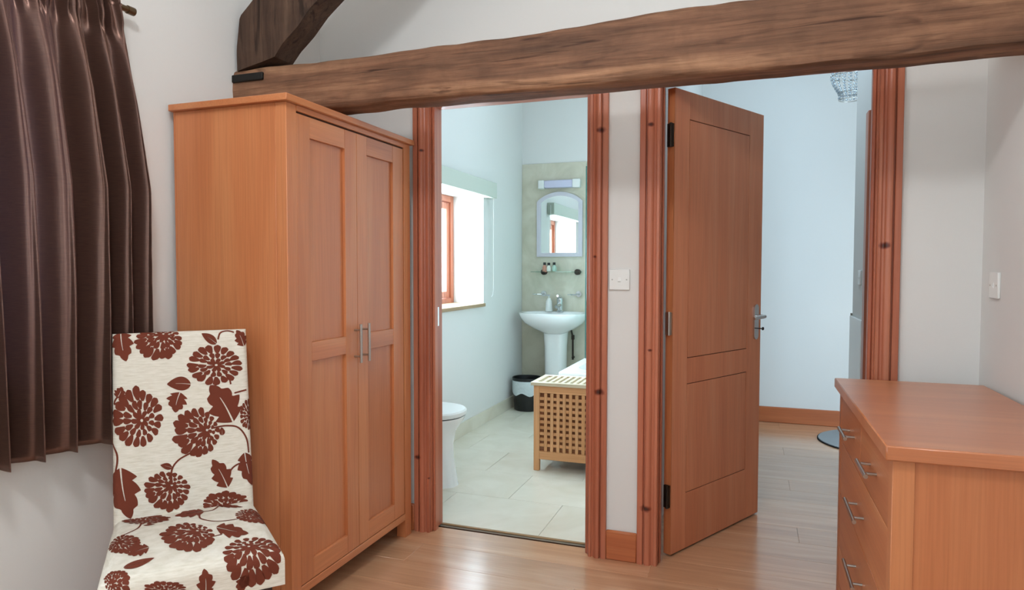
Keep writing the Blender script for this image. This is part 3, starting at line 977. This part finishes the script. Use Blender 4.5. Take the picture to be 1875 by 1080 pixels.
P('floral_print', pb.bm, print_m, back, local=True, smooth=False, label='brown flocked chrysanthemum print')['kind'] = 'stuff'
ps = Print(seat_pt); ps.sgn = -1
for c in [(-0.109, 0.0357, 0.0604, 0.0326, -0.0, -0.0515, -0.1203, 0.0637), (-0.0103, 0.2542, 0.0653, 0.0353, 0.005, -0.1039, 0.0341, 0.2123), (0.1362, 0.4212, 0.0728, 0.0274, 0.0153, -0.0851, 0.1301, 0.3839), (-0.1597, 0.2191, 0.0404, 0.0218, -0.0018, -0.0702, -0.194, 0.1591), (0.1703, 0.1615, 0.0466, 0.0252, 0.0084, -0.0644, 0.1328, 0.1104), (-0.1705, 0.4234, 0.0268, 0.0082, -0.0021, -0.0436, -0.1907, 0.4366), (-0.0677, 0.4669, 0.0478, 0.0112, 0.0011, -0.0213, -0.068, 0.4735)]:
    ps.flower(c)
for c in [(0.045, 0.0525, -0.0349, 0.0527, 0.0002, -0.0413, 1), (0.0647, 0.2243, 0.1405, 0.301, -0.0063, 0.0416, 1), (-0.1024, 0.2821, -0.1502, 0.3025, -0.0034, -0.0316, 1), (-0.1581, 0.3741, -0.0902, 0.3535, 0.002, 0.0202, 0), (0.0209, 0.5023, 0.0187, 0.4355, 0.0179, -0.0006, 1), (0.1182, 0.4725, 0.0983, 0.5153, -0.0129, -0.006, 1), (0.0502, 0.3161, 0.0171, 0.3228, -0.0002, -0.0201, 1), (0.088, 0.0021, 0.154, 0.0632, -0.0022, 0.0163, 1), (-0.116, 0.0963, -0.0865, 0.1029, 0.0002, 0.0076, 0)]:
    ps.leaf(c)
for c in [[(-0.1203, 0.0637), (-0.131, 0.114), (-0.1681, 0.1491)], [(0.0312, 0.0762), (0.0311, 0.1261), (0.0605, 0.1681), (0.0951, 0.18), (0.1365, 0.1732)], [(0.0157, 0.2808), (0.0454, 0.2885), (0.0739, 0.2825)], [(0.045, 0.0525), (0.0699, 0.0501), (0.0888, 0.0114)]]:
    ps.stem(c)
P('floral_print', ps.bm, print_m, seat, local=True, smooth=False, label='brown flocked chrysanthemum print')['kind'] = 'stuff'

# ------------------------------------------------------------------ curtain and rod
cur_t = thing('curtain', 'brown satin curtain gathered in deep folds beside the bedroom window', 'curtain', (-1.90, 1.35, .69))


def curtain_pt(u, v):
    """u 0..1 along the wall, v 0 top .. 1 hem"""
    z = 2.135 - v * (2.135 - .69)
    right = 1.585 + .13 * min(1, v / .45) ** .8
    left = .93
    yy = left + (right - left) * u
    amp = (.012 + .036 * min(1, v / .25) + .008 * v) * (.72 + .4 * math.sin(9 * u + 1) ** 2)
    ph = 2 * math.pi * (10.4 * u + .8 * math.sin(4.2 * u + .6) + .12 * math.sin(3 * v + 5 * u))
    fold = math.sin(ph) * .8 + .28 * math.sin(2 * ph + 1.2 + 1.5 * v)
    x = -1.895 + amp * fold
    g = max(0, min(1, (.135 - v) / .05))
    x += g * .011 * math.sin(2 * math.pi * 34 * u + 2 * math.sin(9 * u))
    yy += .012 * math.cos(ph) * min(1, v / .2) + .004 * g * math.sin(2 * math.pi * 23 * u)
    if v > .96: z += .004 * math.sin(ph + 1)
    if abs(v - .105) < .02: x -= .006 * (1 - abs(v - .105) / .02)
    x += .006 * noise.noise((yy * 5, z * 3, 0))
    lim = -1.968 + .046 * max(0.0, min(1.0, (.14 - v) / .04))
    return Vector((min(-1.80, max(lim, x)), yy, z))


bm, g = sheet(curtain_pt, 0, 1, 0, 1, 420, 90)
cp = P('curtain_cloth', bm, satin, cur_t)
sol = cp.modifiers.new('thickness', 'SOLIDIFY'); sol.thickness = .0016; sol.offset = 0
# gathered heading tape
bm = bmesh.new()
rg = []
for k in range(241):
    u = k / 240; p = curtain_pt(u, .052)
    rg.append([(p.x - .002, p.y, p.z - .004), (p.x + .003, p.y, p.z - .004), (p.x + .003, p.y, p.z + .004), (p.x - .002, p.y, p.z + .004)])
ringloft(bm, rg)
P('heading_seam', bm, satin, cur_t)
rod = thing('curtain_rod', 'antique brass curtain rod above the brown curtain', 'curtain rod', (-1.938, 1.60, 2.078))
bm = bmesh.new(); tube(bm, [(-1.938, -.35, 2.078), (-1.938, 1.69, 2.078)], .010, 12); P('rod', bm, rod_m, rod)
bm = bmesh.new(); tube(bm, [(-1.938, 1.675, 2.078), (-1.938, 1.70, 2.078)], .0135, 12, [.0135, .0135]); P('end_cap', bm, rod_m, rod)
for yy in (1.60, -.28):
    bm = bmesh.new(); tube(bm, [(XL + .001, yy, 2.078), (-1.938, yy, 2.078)], .006, 8); tube(bm, [(XL, yy, 2.078), (XL + .008, yy, 2.078)], .022, 16); P('bracket', bm, rod_m, rod)

# ------------------------------------------------------------------ switches


def switch(name, label, loc, rz, rocker=True):
    s = thing(name, label, 'switch', loc, rz, 'white plastic wall switches')
    bm = bmesh.new(); box(bm, -.043, .043, -.009, 0, -.043, .043, .002); P('face_plate', bm, white_plastic, s, local=True)
    bm = bmesh.new()
    prism(bm, [(-.009, -.014), (-.015, .014), (-.009, .014)][:0] or [(-.010, -.010), (-.0125, -.006), (-.0095, .010), (-.0088, .010), (-.0088, -.010)], -.006, .006, 'X'); P('rocker', bm, white_plastic, s, local=True)
    for x in (-.030, .030):
        bm = bmesh.new(); tube(bm, [(x, -.0085, 0), (x, -.0098, 0)], .0032, 10); P('screw', bm, steel, s, local=True)
    return s


switch('light_switch', 'white light switch between the two door frames', (-.518, YD0, 1.186), 0)
switch('light_switch', 'white switch on the right wall above the chest of drawers', (XR, 2.635, 1.178), R(-90))
switch('light_switch', 'small white switch on the hallway wall, seen edge on', (HX, 4.45, 1.18), R(-90))

# ------------------------------------------------------------------ hallway things
hp = thing('panel_heater', 'slim white wall panel heater at the hallway corner', 'heater', (HX - .02, 4.5, .1))
bx('heater_body', (HX - .016, HX - .001, 4.30, 4.757, .12, .935), white_plastic, hp, .004)
bm = bmesh.new(); tube(bm, [(HX - .008, 4.745, .934), (HX - .008, 4.745, .95)], .006, 8); P('control_knob', bm, steel, hp)
dm = thing('doormat', 'half-round grey doormat on the hallway floor', 'doormat', (.74, 5.29, 0))
def halfround(ins):
    return [(.92 - ins - (.455 - ins * 1.6) * math.cos(R(a)), 5.29 + (.40 - ins) * math.sin(R(a))) for a in range(-90, 91, 6)]
bm = bmesh.new(); prism(bm, halfround(0), .0005, .007, 'Z'); P('mat_edging', bm, mat_edge, dm)
bm = bmesh.new(); prism(bm, halfround(.012), .007, .011, 'Z'); P('mat_pile', bm, mat_m, dm)

pc = (.62, 5.19)
pend = thing('beaded_pendant_light', 'clear crystal bead pendant lampshade hanging in the hallway', 'pendant light', (pc[0], pc[1], 2.40))
bm = bmesh.new(); tube(bm, [(pc[0], pc[1], 2.82), (pc[0], pc[1], ZC)], .003, 6); P('flex', bm, cordm, pend)
bm = bmesh.new(); tube(bm, [(pc[0], pc[1], ZC - .03), (pc[0], pc[1], ZC)], .045, 20, [.03, .05]); P('ceiling_rose', bm, white_plastic, pend)
shape = [(z + .045, r) for z, r in [(2.355, .068), (2.385, .068), (2.40, .070), (2.43, .088), (2.47, .108), (2.515, .122), (2.555, .108), (2.60, .088), (2.66, .066), (2.72, .045), (2.78, .02)]]
for z, r in ((2.40, .068), (2.445, .070), (2.56, .122), (2.705, .066)):
    bm = bmesh.new(); tube(bm, [(pc[0] + r * math.cos(R(a)), pc[1] + r * math.sin(R(a)), z) for a in range(0, 361, 12)], .0028, 6); P('wire_ring', bm, steel, pend)
for s in range(18):
    a = 2 * math.pi * s / 18
    bm = bmesh.new()
    for (za, ra), (zb, rb_) in zip(shape, shape[1:]):
        nb = max(1, int(math.dist((za, ra), (zb, rb_)) / .016))
        for k in range(nb):
            f = (k + .5) / nb
            r, z = ra + (rb_ - ra) * f, za + (zb - za) * f
            bmesh.ops.create_icosphere(bm, subdivisions=1, radius=.0085, matrix=Matrix.Translation((pc[0] + r * math.cos(a), pc[1] + r * math.sin(a), z)))
    P('bead_strand', bm, crystal, pend, smooth=False)

# ------------------------------------------------------------------ bathroom
# splash panel, mirror, light, shelf
tag(bx('splash_panel', (XL + .002, PX0 - .005, YB - .012, YB - .0005, .01, 2.175), splash_m, None, .001), 'beige stone wall tiling behind the basin', kind='structure').name = 'wall_tiling'
MX0, MX1, MZ0, MZ1 = -1.835, -1.415, 1.337, 1.915
mir = thing('bathroom_mirror', 'arch-topped wall mirror with a pale frame above the basin', 'mirror', (-1.625, YB - .02, MZ0))


def archpoly(inset):
    a, b, z0 = MX0 + inset, MX1 - inset, MZ0 + inset
    sp = MZ1 - .085 - inset * .3
    rise = MZ1 - inset - sp
    n = 20
    top = [(b + (a - b) * k / n, sp + rise * math.sin(math.pi * k / n) ** .75) for k in range(n + 1)]
    return [(a, z0), (b, z0)] + top


bm = bmesh.new()
o_, i_ = archpoly(0), archpoly(.035)
vo = [[bm.verts.new((u, yv, w)) for u, w in pl] for pl, yv in ((o_, YB - .0125), (o_, YB - .034), (i_, YB - .034), (i_, YB - .02))]
n = len(o_)
for a, b in zip(vo, vo[1:]):
    for k in range(n):
        bm.faces.new((a[k], a[(k + 1) % n], b[(k + 1) % n], b[k]))
P('mirror_frame', bm, mirror_frame_m, mir)
bm = bmesh.new(); prism(bm, archpoly(.034), YB - .024, YB - .014); P('mirror_glass', bm, mirror_m, mir, smooth=False)
lb = thing('shaver_light', 'slim white strip light above the bathroom mirror', 'wall light', (-1.62, YB - .03, 1.98))
bx('diffuser', (-1.76, -1.50, YB - .065, YB - .0125, 1.948, 2.016), lilac_plastic, lb, .006)
bx('end_cap', (-1.815, -1.7605, YB - .068, YB - .0125, 1.944, 2.020), white_plastic, lb, .005)
bx('end_cap', (-1.4995, -1.43, YB - .068, YB - .0125, 1.944, 2.020), white_plastic, lb, .005)
sh = thing('glass_shelf', 'glass shelf with round chrome brackets under the mirror', 'shelf', (-1.64, YB - .07, 1.2))
bx('shelf_plate', (-1.862, -1.42, YB - .13, YB - .016, 1.198, 1.205), shelf_glass, sh, .001)
for x in (-1.765, -1.455):
    bm = bmesh.new(); tube(bm, [(x, YB - .0125, 1.200), (x, YB - .05, 1.200)], .026, 20); P('bracket', bm, dark_metal, sh)
for x, m, lab, h in ((-1.745, pink_m, 'small bottle of pink lotion on the glass shelf', .058), (-1.705, cream_m, 'small bottle of white lotion, middle of the three on the glass shelf', .055), (-1.655, mint_m, 'small bottle of pale green lotion on the glass shelf', .058)):
    bt = thing('toiletry_bottle', lab, 'bottle', (x, YB - .085, 1.2055), 0, 'toiletry bottles on the glass shelf')
    bm = bmesh.new(); ringloft(bm, [ell(0, 0, z, a, a, 16) for z, a in ((0, .018), (.003, .0205), (h - .02, .020), (h - .008, .012), (h, .010))]); P('bottle_body', bm, m, bt, local=True)
    bm = bmesh.new(); ringloft(bm, [ell(0, 0, z, .0125, .0125, 14) for z in (h - .001, h + .022)]); P('cap', bm, black_plastic, bt, local=True)
# tumbler / towel holders either side of the tap
for x, lab in ((-1.79, 'chrome tumbler holder on the tiled wall, beside the left of the tap'), (-1.465, 'chrome robe hook on the tiled wall, right of the tap')):
    hk = thing('chrome_holder', lab, 'holder', (x, YB - .0125, 1.0))
    bm = bmesh.new(); tube(bm, [(x + .02, YB - .012, 1.005), (x + .02, YB - .03, 1.005)], .026, 20); P('rose', bm, chrome, hk)
    bm = bmesh.new(); tube(bm, [(x + .02, YB - .03, 1.005), (x + .015, YB - .08, 1.0), (x - .045, YB - .085, 1.0)], .007, 10); P('arm', bm, chrome, hk)
    bm = bmesh.new(); tube(bm, [(x - .045 + .02 * math.cos(R(a)), YB - .085 + .02 * math.sin(R(a)), 1.0) for a in range(0, 361, 20)], .004, 8); P('ring', bm, chrome, hk)

# basin
BCX, BCY = -1.62, 5.60
ba = thing('pedestal_basin', 'white ceramic pedestal wash basin against the beige tiles', 'basin', (BCX, BCY, 0))
bm = bmesh.new()
outer_r = [(.660, .085, .080, .06), (.680, .120, .105, .05), (.715, .190, .150, .03), (.760, .255, .190, .012), (.805, .288, .208, .003), (.840, .300, .215, 0), (.848, .298, .213, 0)]
inner_r = [(.848, .265, .178, -.012), (.838, .25, .165, -.014), (.80, .215, .140, -.016), (.76, .15, .10, -.016), (.745, .06, .05, -.016)]
rg = [ell(BCX, BCY + oy, z, a, b, 48, 2.5) for z, a, b, oy in outer_r] + [ell(BCX, BCY + oy, z, a, b, 48, 2.4) for z, a, b, oy in inner_r]
ringloft(bm, rg); P('bowl', bm, white_gloss, ba)
bm = bmesh.new()
ringloft(bm, [ell(BCX, BCY + .085, z, a, b, 32, 3) for z, a, b in ((.005, .105, .10), (.03, .100, .095), (.20, .090, .088), (.55, .095, .09), (.675, .105, .095))]); P('pedestal', bm, white_gloss, ba)
tp = thing('basin_tap', 'chrome mixer tap on the wash basin', 'tap', (BCX + .01, BCY + .16, .848))
tx_, ty_ = BCX + .015, BCY + .165
bm = bmesh.new(); ringloft(bm, [ell(tx_, ty_, z, a, a, 20) for z, a in ((.849, .034), (.856, .034), (.862, .028), (.93, .028), (.945, .031), (.965, .030), (.975, .018))]); P('tap_body', bm, chrome, tp)
bm = bmesh.new(); tube(bm, [(tx_, ty_, .905), (tx_, ty_ - .07, .91), (tx_, ty_ - .12, .895)], .017, 14, [.02, .018, .015]); P('spout', bm, chrome, tp)
bm = bmesh.new(); tube(bm, [(tx_, ty_, .972), (tx_, ty_ - .03, .985), (tx_, ty_ - .085, .99)], .012, 12, [.02, .016, .010]); P('lever', bm, chrome, tp)
sd = thing('soap_dispenser', 'white soap dispenser standing beside the basin tap', 'soap dispenser', (BCX - .085, BCY + .165, .848))
sx_, sy_ = BCX - .085, BCY + .155
bm = bmesh.new(); ringloft(bm, [ell(sx_, sy_, z, a, a, 20) for z, a in ((.849, .030), (.855, .033), (.94, .027), (.958, .016), (.966, .013))]); P('dispenser_body', bm, white_plastic, sd)
bm = bmesh.new(); tube(bm, [(sx_, sy_, .965), (sx_, sy_, .99)], .006, 8); tube(bm, [(sx_ + .008, sy_, .992), (sx_ - .03, sy_ - .012, .992)], .007, 8); P('pump', bm, chrome, sd)
pv = thing('waste_pipe', 'slim chrome supply pipe beside the basin pedestal', 'pipe', (-1.49, YB - .05, 0))
bm = bmesh.new(); tube(bm, [(-1.49, YB - .05, .42), (-1.49, YB - .05, .62), (-1.51, YB - .05, .70)], .008, 8); P('pipe_run', bm, dark_metal, pv)
bm = bmesh.new(); tube(bm, [(-1.49, YB - .05, .60), (-1.49, YB - .05, .64)], .014, 10); P('valve', bm, dark_metal, pv)
bm = bmesh.new(); tube(bm, [(-1.49, YB - .0125, .44), (-1.49, YB - .055, .44)], .010, 8); P('wall_elbow', bm, dark_metal, pv)

# waste bin
bn = thing('waste_bin', 'black bathroom bin with a pale liner folded over its rim', 'bin', (-1.825, 5.50, .005))
bxn, byn = -1.825, 5.50
bm = bmesh.new()
ringloft(bm, [ell(bxn, byn, z, a, a * .95, 28) for z, a in ((.005, .105), (.012, .112), (.15, .122), (.285, .130), (.290, .129), (.285, .124), (.02, .102))]); P('bin_body', bm, black_plastic, bn)
bm = bmesh.new()
rg = []
for z, a, wv in ((.150, .1275, .006), (.175, .130, .004), (.23, .1315, .002), (.262, .1325, .001), (.264, .1305, 0)):
    rg.append([(bxn + (a + wv * math.sin(k * 1.9) * .5) * math.cos(2 * math.pi * k / 40), byn + (a * .95 + wv * math.sin(k * 1.9) * .5) * math.sin(2 * math.pi * k / 40), z + wv * 2.2 * math.sin(k * .9)) for k in range(40)])
ringloft(bm, rg, False, False); P('liner', bm, liner_m, bn)

# bath with glass screen
bt_ = thing('bathtub', 'white bathtub behind the wooden storage box', 'bathtub', (-.82, 5.0, 0))
BX0, BX1, BY0_, BY1_, BZ = -1.168, -.474, 4.15, 5.815, .565
bm = bmesh.new()
def rr(x0, x1, y0, y1, z, r, n=8):
    o = []
    for cx, cy, a0 in ((x1 - r, y1 - r, 0), (x0 + r, y1 - r, 90), (x0 + r, y0 + r, 180), (x1 - r, y0 + r, 270)):
        for k in range(n + 1):
            a = R(a0 + 90 * k / n); o.append((cx + r * math.cos(a), cy + r * math.sin(a), z))
    return o
ringloft(bm, [rr(BX0, BX1, BY0_, BY1_, BZ - .05, .02), rr(BX0, BX1, BY0_, BY1_, BZ - .008, .02), rr(BX0 + .006, BX1 - .006, BY0_ + .006, BY1_ - .006, BZ, .02),
              rr(BX0 + .07, BX1 - .06, BY0_ + .11, BY1_ - .14, BZ - .002, .19), rr(BX0 + .085, BX1 - .075, BY0_ + .125, BY1_ - .155, BZ - .02, .18),
              rr(BX0 + .13, BX1 - .12, BY0_ + .22, BY1_ - .22, .18, .15), rr(BX0 + .18, BX1 - .17, BY0_ + .28, BY1_ - .28, .15, .1)], False, True)
P('tub', bm, white_gloss, bt_)
bx('side_apron', (BX0 + .012, BX0 + .022, BY0_ + .014, BY1_, .005, BZ - .045), white_plastic, bt_, .002)
bx('end_apron', (BX0 + .022, BX1, BY0_ + .012, BY0_ + .022, .005, BZ - .045), white_plastic, bt_, .002)
gs = thing('shower_screen', 'clear glass shower screen standing on the bath rim', 'shower screen', (BX0 + .03, 5.3, BZ))
bm = bmesh.new()
sc_poly = [(4.80, BZ + .006), (5.81, BZ + .006), (5.81, 2.02)] + [(4.80 + .05 - .05 * math.sin(R(a)), 2.02 - .05 + .05 * math.cos(R(a))) for a in range(0, 91, 15)]
prism(bm, sc_poly, BX0 + .024, BX0 + .030, 'X'); P('glass_panel', bm, screen_m, gs, smooth=False)
bx('edge_seal', (BX0 + .022, BX0 + .032, 4.793, 4.800, BZ + .006, 1.975), green_edge, gs, .002, label='dark green glass edge')
bx('wall_channel', (BX0 + .015, BX0 + .038, 5.79, 5.816, BZ + .001, 2.02), chrome, gs, .002)

# slatted storage box
hb = thing('storage_box', 'slatted birch storage box with a lattice lid coloured as daylit beside the bath', 'storage box', (-.97, 3.99, .005))
HX0, HX1, HY0, HY1, HZ = -1.234, -.70, 3.845, 4.125, .525
zb_ = .005
for x in (HX0, HX1 - .035):
    for yq in (HY0, HY1 - .03):
        bx('post', (x, x + .035, yq, yq + .03, zb_, HZ), birch_z, hb, .002)
for yq in (HY0 + .003, HY1 - .025):
    bx('rail', (HX0 + .035, HX1 - .035, yq, yq + .022, .075, .125), birch_x, hb, .002)
    bx('rail', (HX0 + .035, HX1 - .035, yq, yq + .022, HZ - .045, HZ), birch_x, hb, .002)
for x in (HX0 + .003, HX1 - .025):
    bx('rail', (x, x + .022, HY0 + .03, HY1 - .03, .075, .125), birch_x, hb, .002)
    bx('rail', (x, x + .022, HY0 + .03, HY1 - .03, HZ - .045, HZ), birch_x, hb, .002)
# lattice: one shared mesh per slat length
def slats(axis, L, w, t, mat, locs):
    bm = bmesh.new()
    d = {'X': (0, L, 0, t, 0, w), 'Z': (0, w, 0, t, 0, L), 'Y': (0, t, 0, L, 0, w), 'z': (0, t, 0, w, 0, L), 'x': (0, L, 0, w, 0, t), 'y': (0, w, 0, L, 0, t)}[axis]
    box(bm, *d, .001)
    o0 = P('slat', bm, mat, hb, local=True)
    for k, l in enumerate(locs):
        o = o0 if k == 0 else o0.copy()
        if k: COL.objects.link(o)
        o.parent = hb
        o.location = Vector(l) - hb.location
iw, ih = (HX1 - HX0 - .07), (HZ - .045 - .125)
nz, nx = 9, 11
slats('X', iw, .019, .006, birch_x, [(HX0 + .035, HY0 + .012, .125 + (k + 1) * ih / (nz + 1) - .0095) for k in range(nz)])
slats('Z', ih, .019, .006, birch_z, [(HX0 + .035 + (k + 1) * iw / (nx + 1) - .0095, HY0 + .0055, .125) for k in range(nx)])
idp = HY1 - HY0 - .06
slats('Y', idp, .019, .006, birch_x, [(HX0 + .012, HY0 + .03, .125 + (k + 1) * ih / (nz + 1) - .0095) for k in range(nz)])
slats('z', ih, .019, .006, birch_z, [(HX0 + .0055, HY0 + .03 + (k + 1) * idp / 6 - .0095, .125) for k in range(5)])
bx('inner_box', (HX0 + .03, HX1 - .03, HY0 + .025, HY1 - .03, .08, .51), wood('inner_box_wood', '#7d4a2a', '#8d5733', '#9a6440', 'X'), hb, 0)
lw0, lw1, lh0, lh1 = HX0 - .015, HX1 + .015, HY0 - .015, HY1 + .01
lid = multi('lid', [(lw0, lw1, lh0, lh0 + .035, HZ + .001, HZ + .022), (lw0, lw1, lh1 - .03, lh1, HZ + .001, HZ + .022), (lw0, lw0 + .035, lh0 + .035, lh1 - .03, HZ + .001, HZ + .022), (lw1 - .035, lw1, lh0 + .035, lh1 - .03, HZ + .001, HZ + .022)], daylit_birch, hb, .002)
slats('y', lh1 - lh0 - .065, .019, .007, daylit_birch, [(lw0 + .035 + (k + 1) * (lw1 - lw0 - .07) / 13 - .0095, lh0 + .035, HZ + .0145) for k in range(12)])
slats('x', lw1 - lw0 - .07, .019, .007, daylit_birch, [(lw0 + .035, lh0 + .035 + (k + 1) * (lh1 - lh0 - .065) / 7 - .0095, HZ + .007) for k in range(6)])
bx('lid_shade_sheet', (lw0 + .03, lw1 - .03, lh0 + .03, lh1 - .025, HZ + .001, HZ + .006), birch_x, hb, 0)  # sheet standing in for the shade under the lattice gaps

# toilet
tl = thing('toilet', 'white ceramic toilet just inside the bathroom doorway', 'toilet', (-1.72, 3.42, .005))
TY = 3.42
bm = bmesh.new()
ringloft(bm, [ell(cx, TY, z, a, b, 36, 2.3) for z, cx, a, b in ((.005, -1.765, .215, .110), (.02, -1.765, .211, .107), (.16, -1.775, .198, .095), (.24, -1.775, .195, .105), (.31, -1.775, .205, .145), (.375, -1.755, .230, .178), (.398, -1.752, .236, .183))]); P('pan', bm, white_gloss, tl)
bm = bmesh.new()
ringloft(bm, [ell(-1.752, TY, z, a, b, 36, 2.3) for z, a, b in ((.399, .224, .172), (.404, .224, .172))]); P('seat_gap', bm, black_plastic, tl)
bm = bmesh.new()
ringloft(bm, [ell(-1.750, TY, z, a, b, 36, 2.3) for z, a, b in ((.405, .236, .184), (.412, .240, .188), (.428, .240, .188), (.436, .232, .182))]); P('seat_lid', bm, white_plastic, tl)
bx('cistern', (-1.974, -1.87, TY - .19, TY + .19, .41, .76), white_gloss, tl, .015)
bx('cistern_lid', (-1.974, -1.862, TY - .198, TY + .198, .761, .79), white_gloss, tl, .008)

# roller blind box over the bathroom window and its cord
rbx = thing('window_blind', 'pale rolled-up blind box over the bathroom window', 'blind', (XL + .04, 4.4, 1.8))
bx('blind_box', (XL + .0005, XL + .075, 3.70, 4.99, 1.785, 1.905), blind_m, rbx, .004)
bm = bmesh.new()
cy = 5.0
tube(bm, [(XL + .04, cy, 1.88), (XL + .04, cy, 1.3), (XL + .04, cy, 1.06), (XL + .04, cy - .015, 1.02), (XL + .04, cy - .045, 1.005)], .0032, 8); P('pull_cord', bm, cordm, rbx)

# ------------------------------------------------------------------ bedroom ceiling pendant (above the camera)
lp = thing('ceiling_pendant', 'white globe ceiling pendant hanging in the middle of the bedroom', 'pendant light', (-.6, .3, 2.75))
bm = bmesh.new(); tube(bm, [(-.6, .3, 2.98), (-.6, .3, ZC)], .003, 6); P('flex', bm, cordm, lp)
bm = bmesh.new(); tube(bm, [(-.6, .3, ZC - .03), (-.6, .3, ZC)], .04, 20); P('ceiling_rose', bm, white_plastic, lp)
bm = bmesh.new(); tube(bm, [(-.6, .3, 2.94), (-.6, .3, 2.99)], .025, 14); P('lamp_holder', bm, white_plastic, lp)
L = bpy.data.lights.new('pendant_bulb', 'POINT'); L.energy = 60; L.color = (.90, .955, 1.0); L.shadow_soft_size = .13
lo = bpy.data.objects.new('pendant_bulb', L); COL.objects.link(lo); lo.location = (-.6, .3, 2.82)
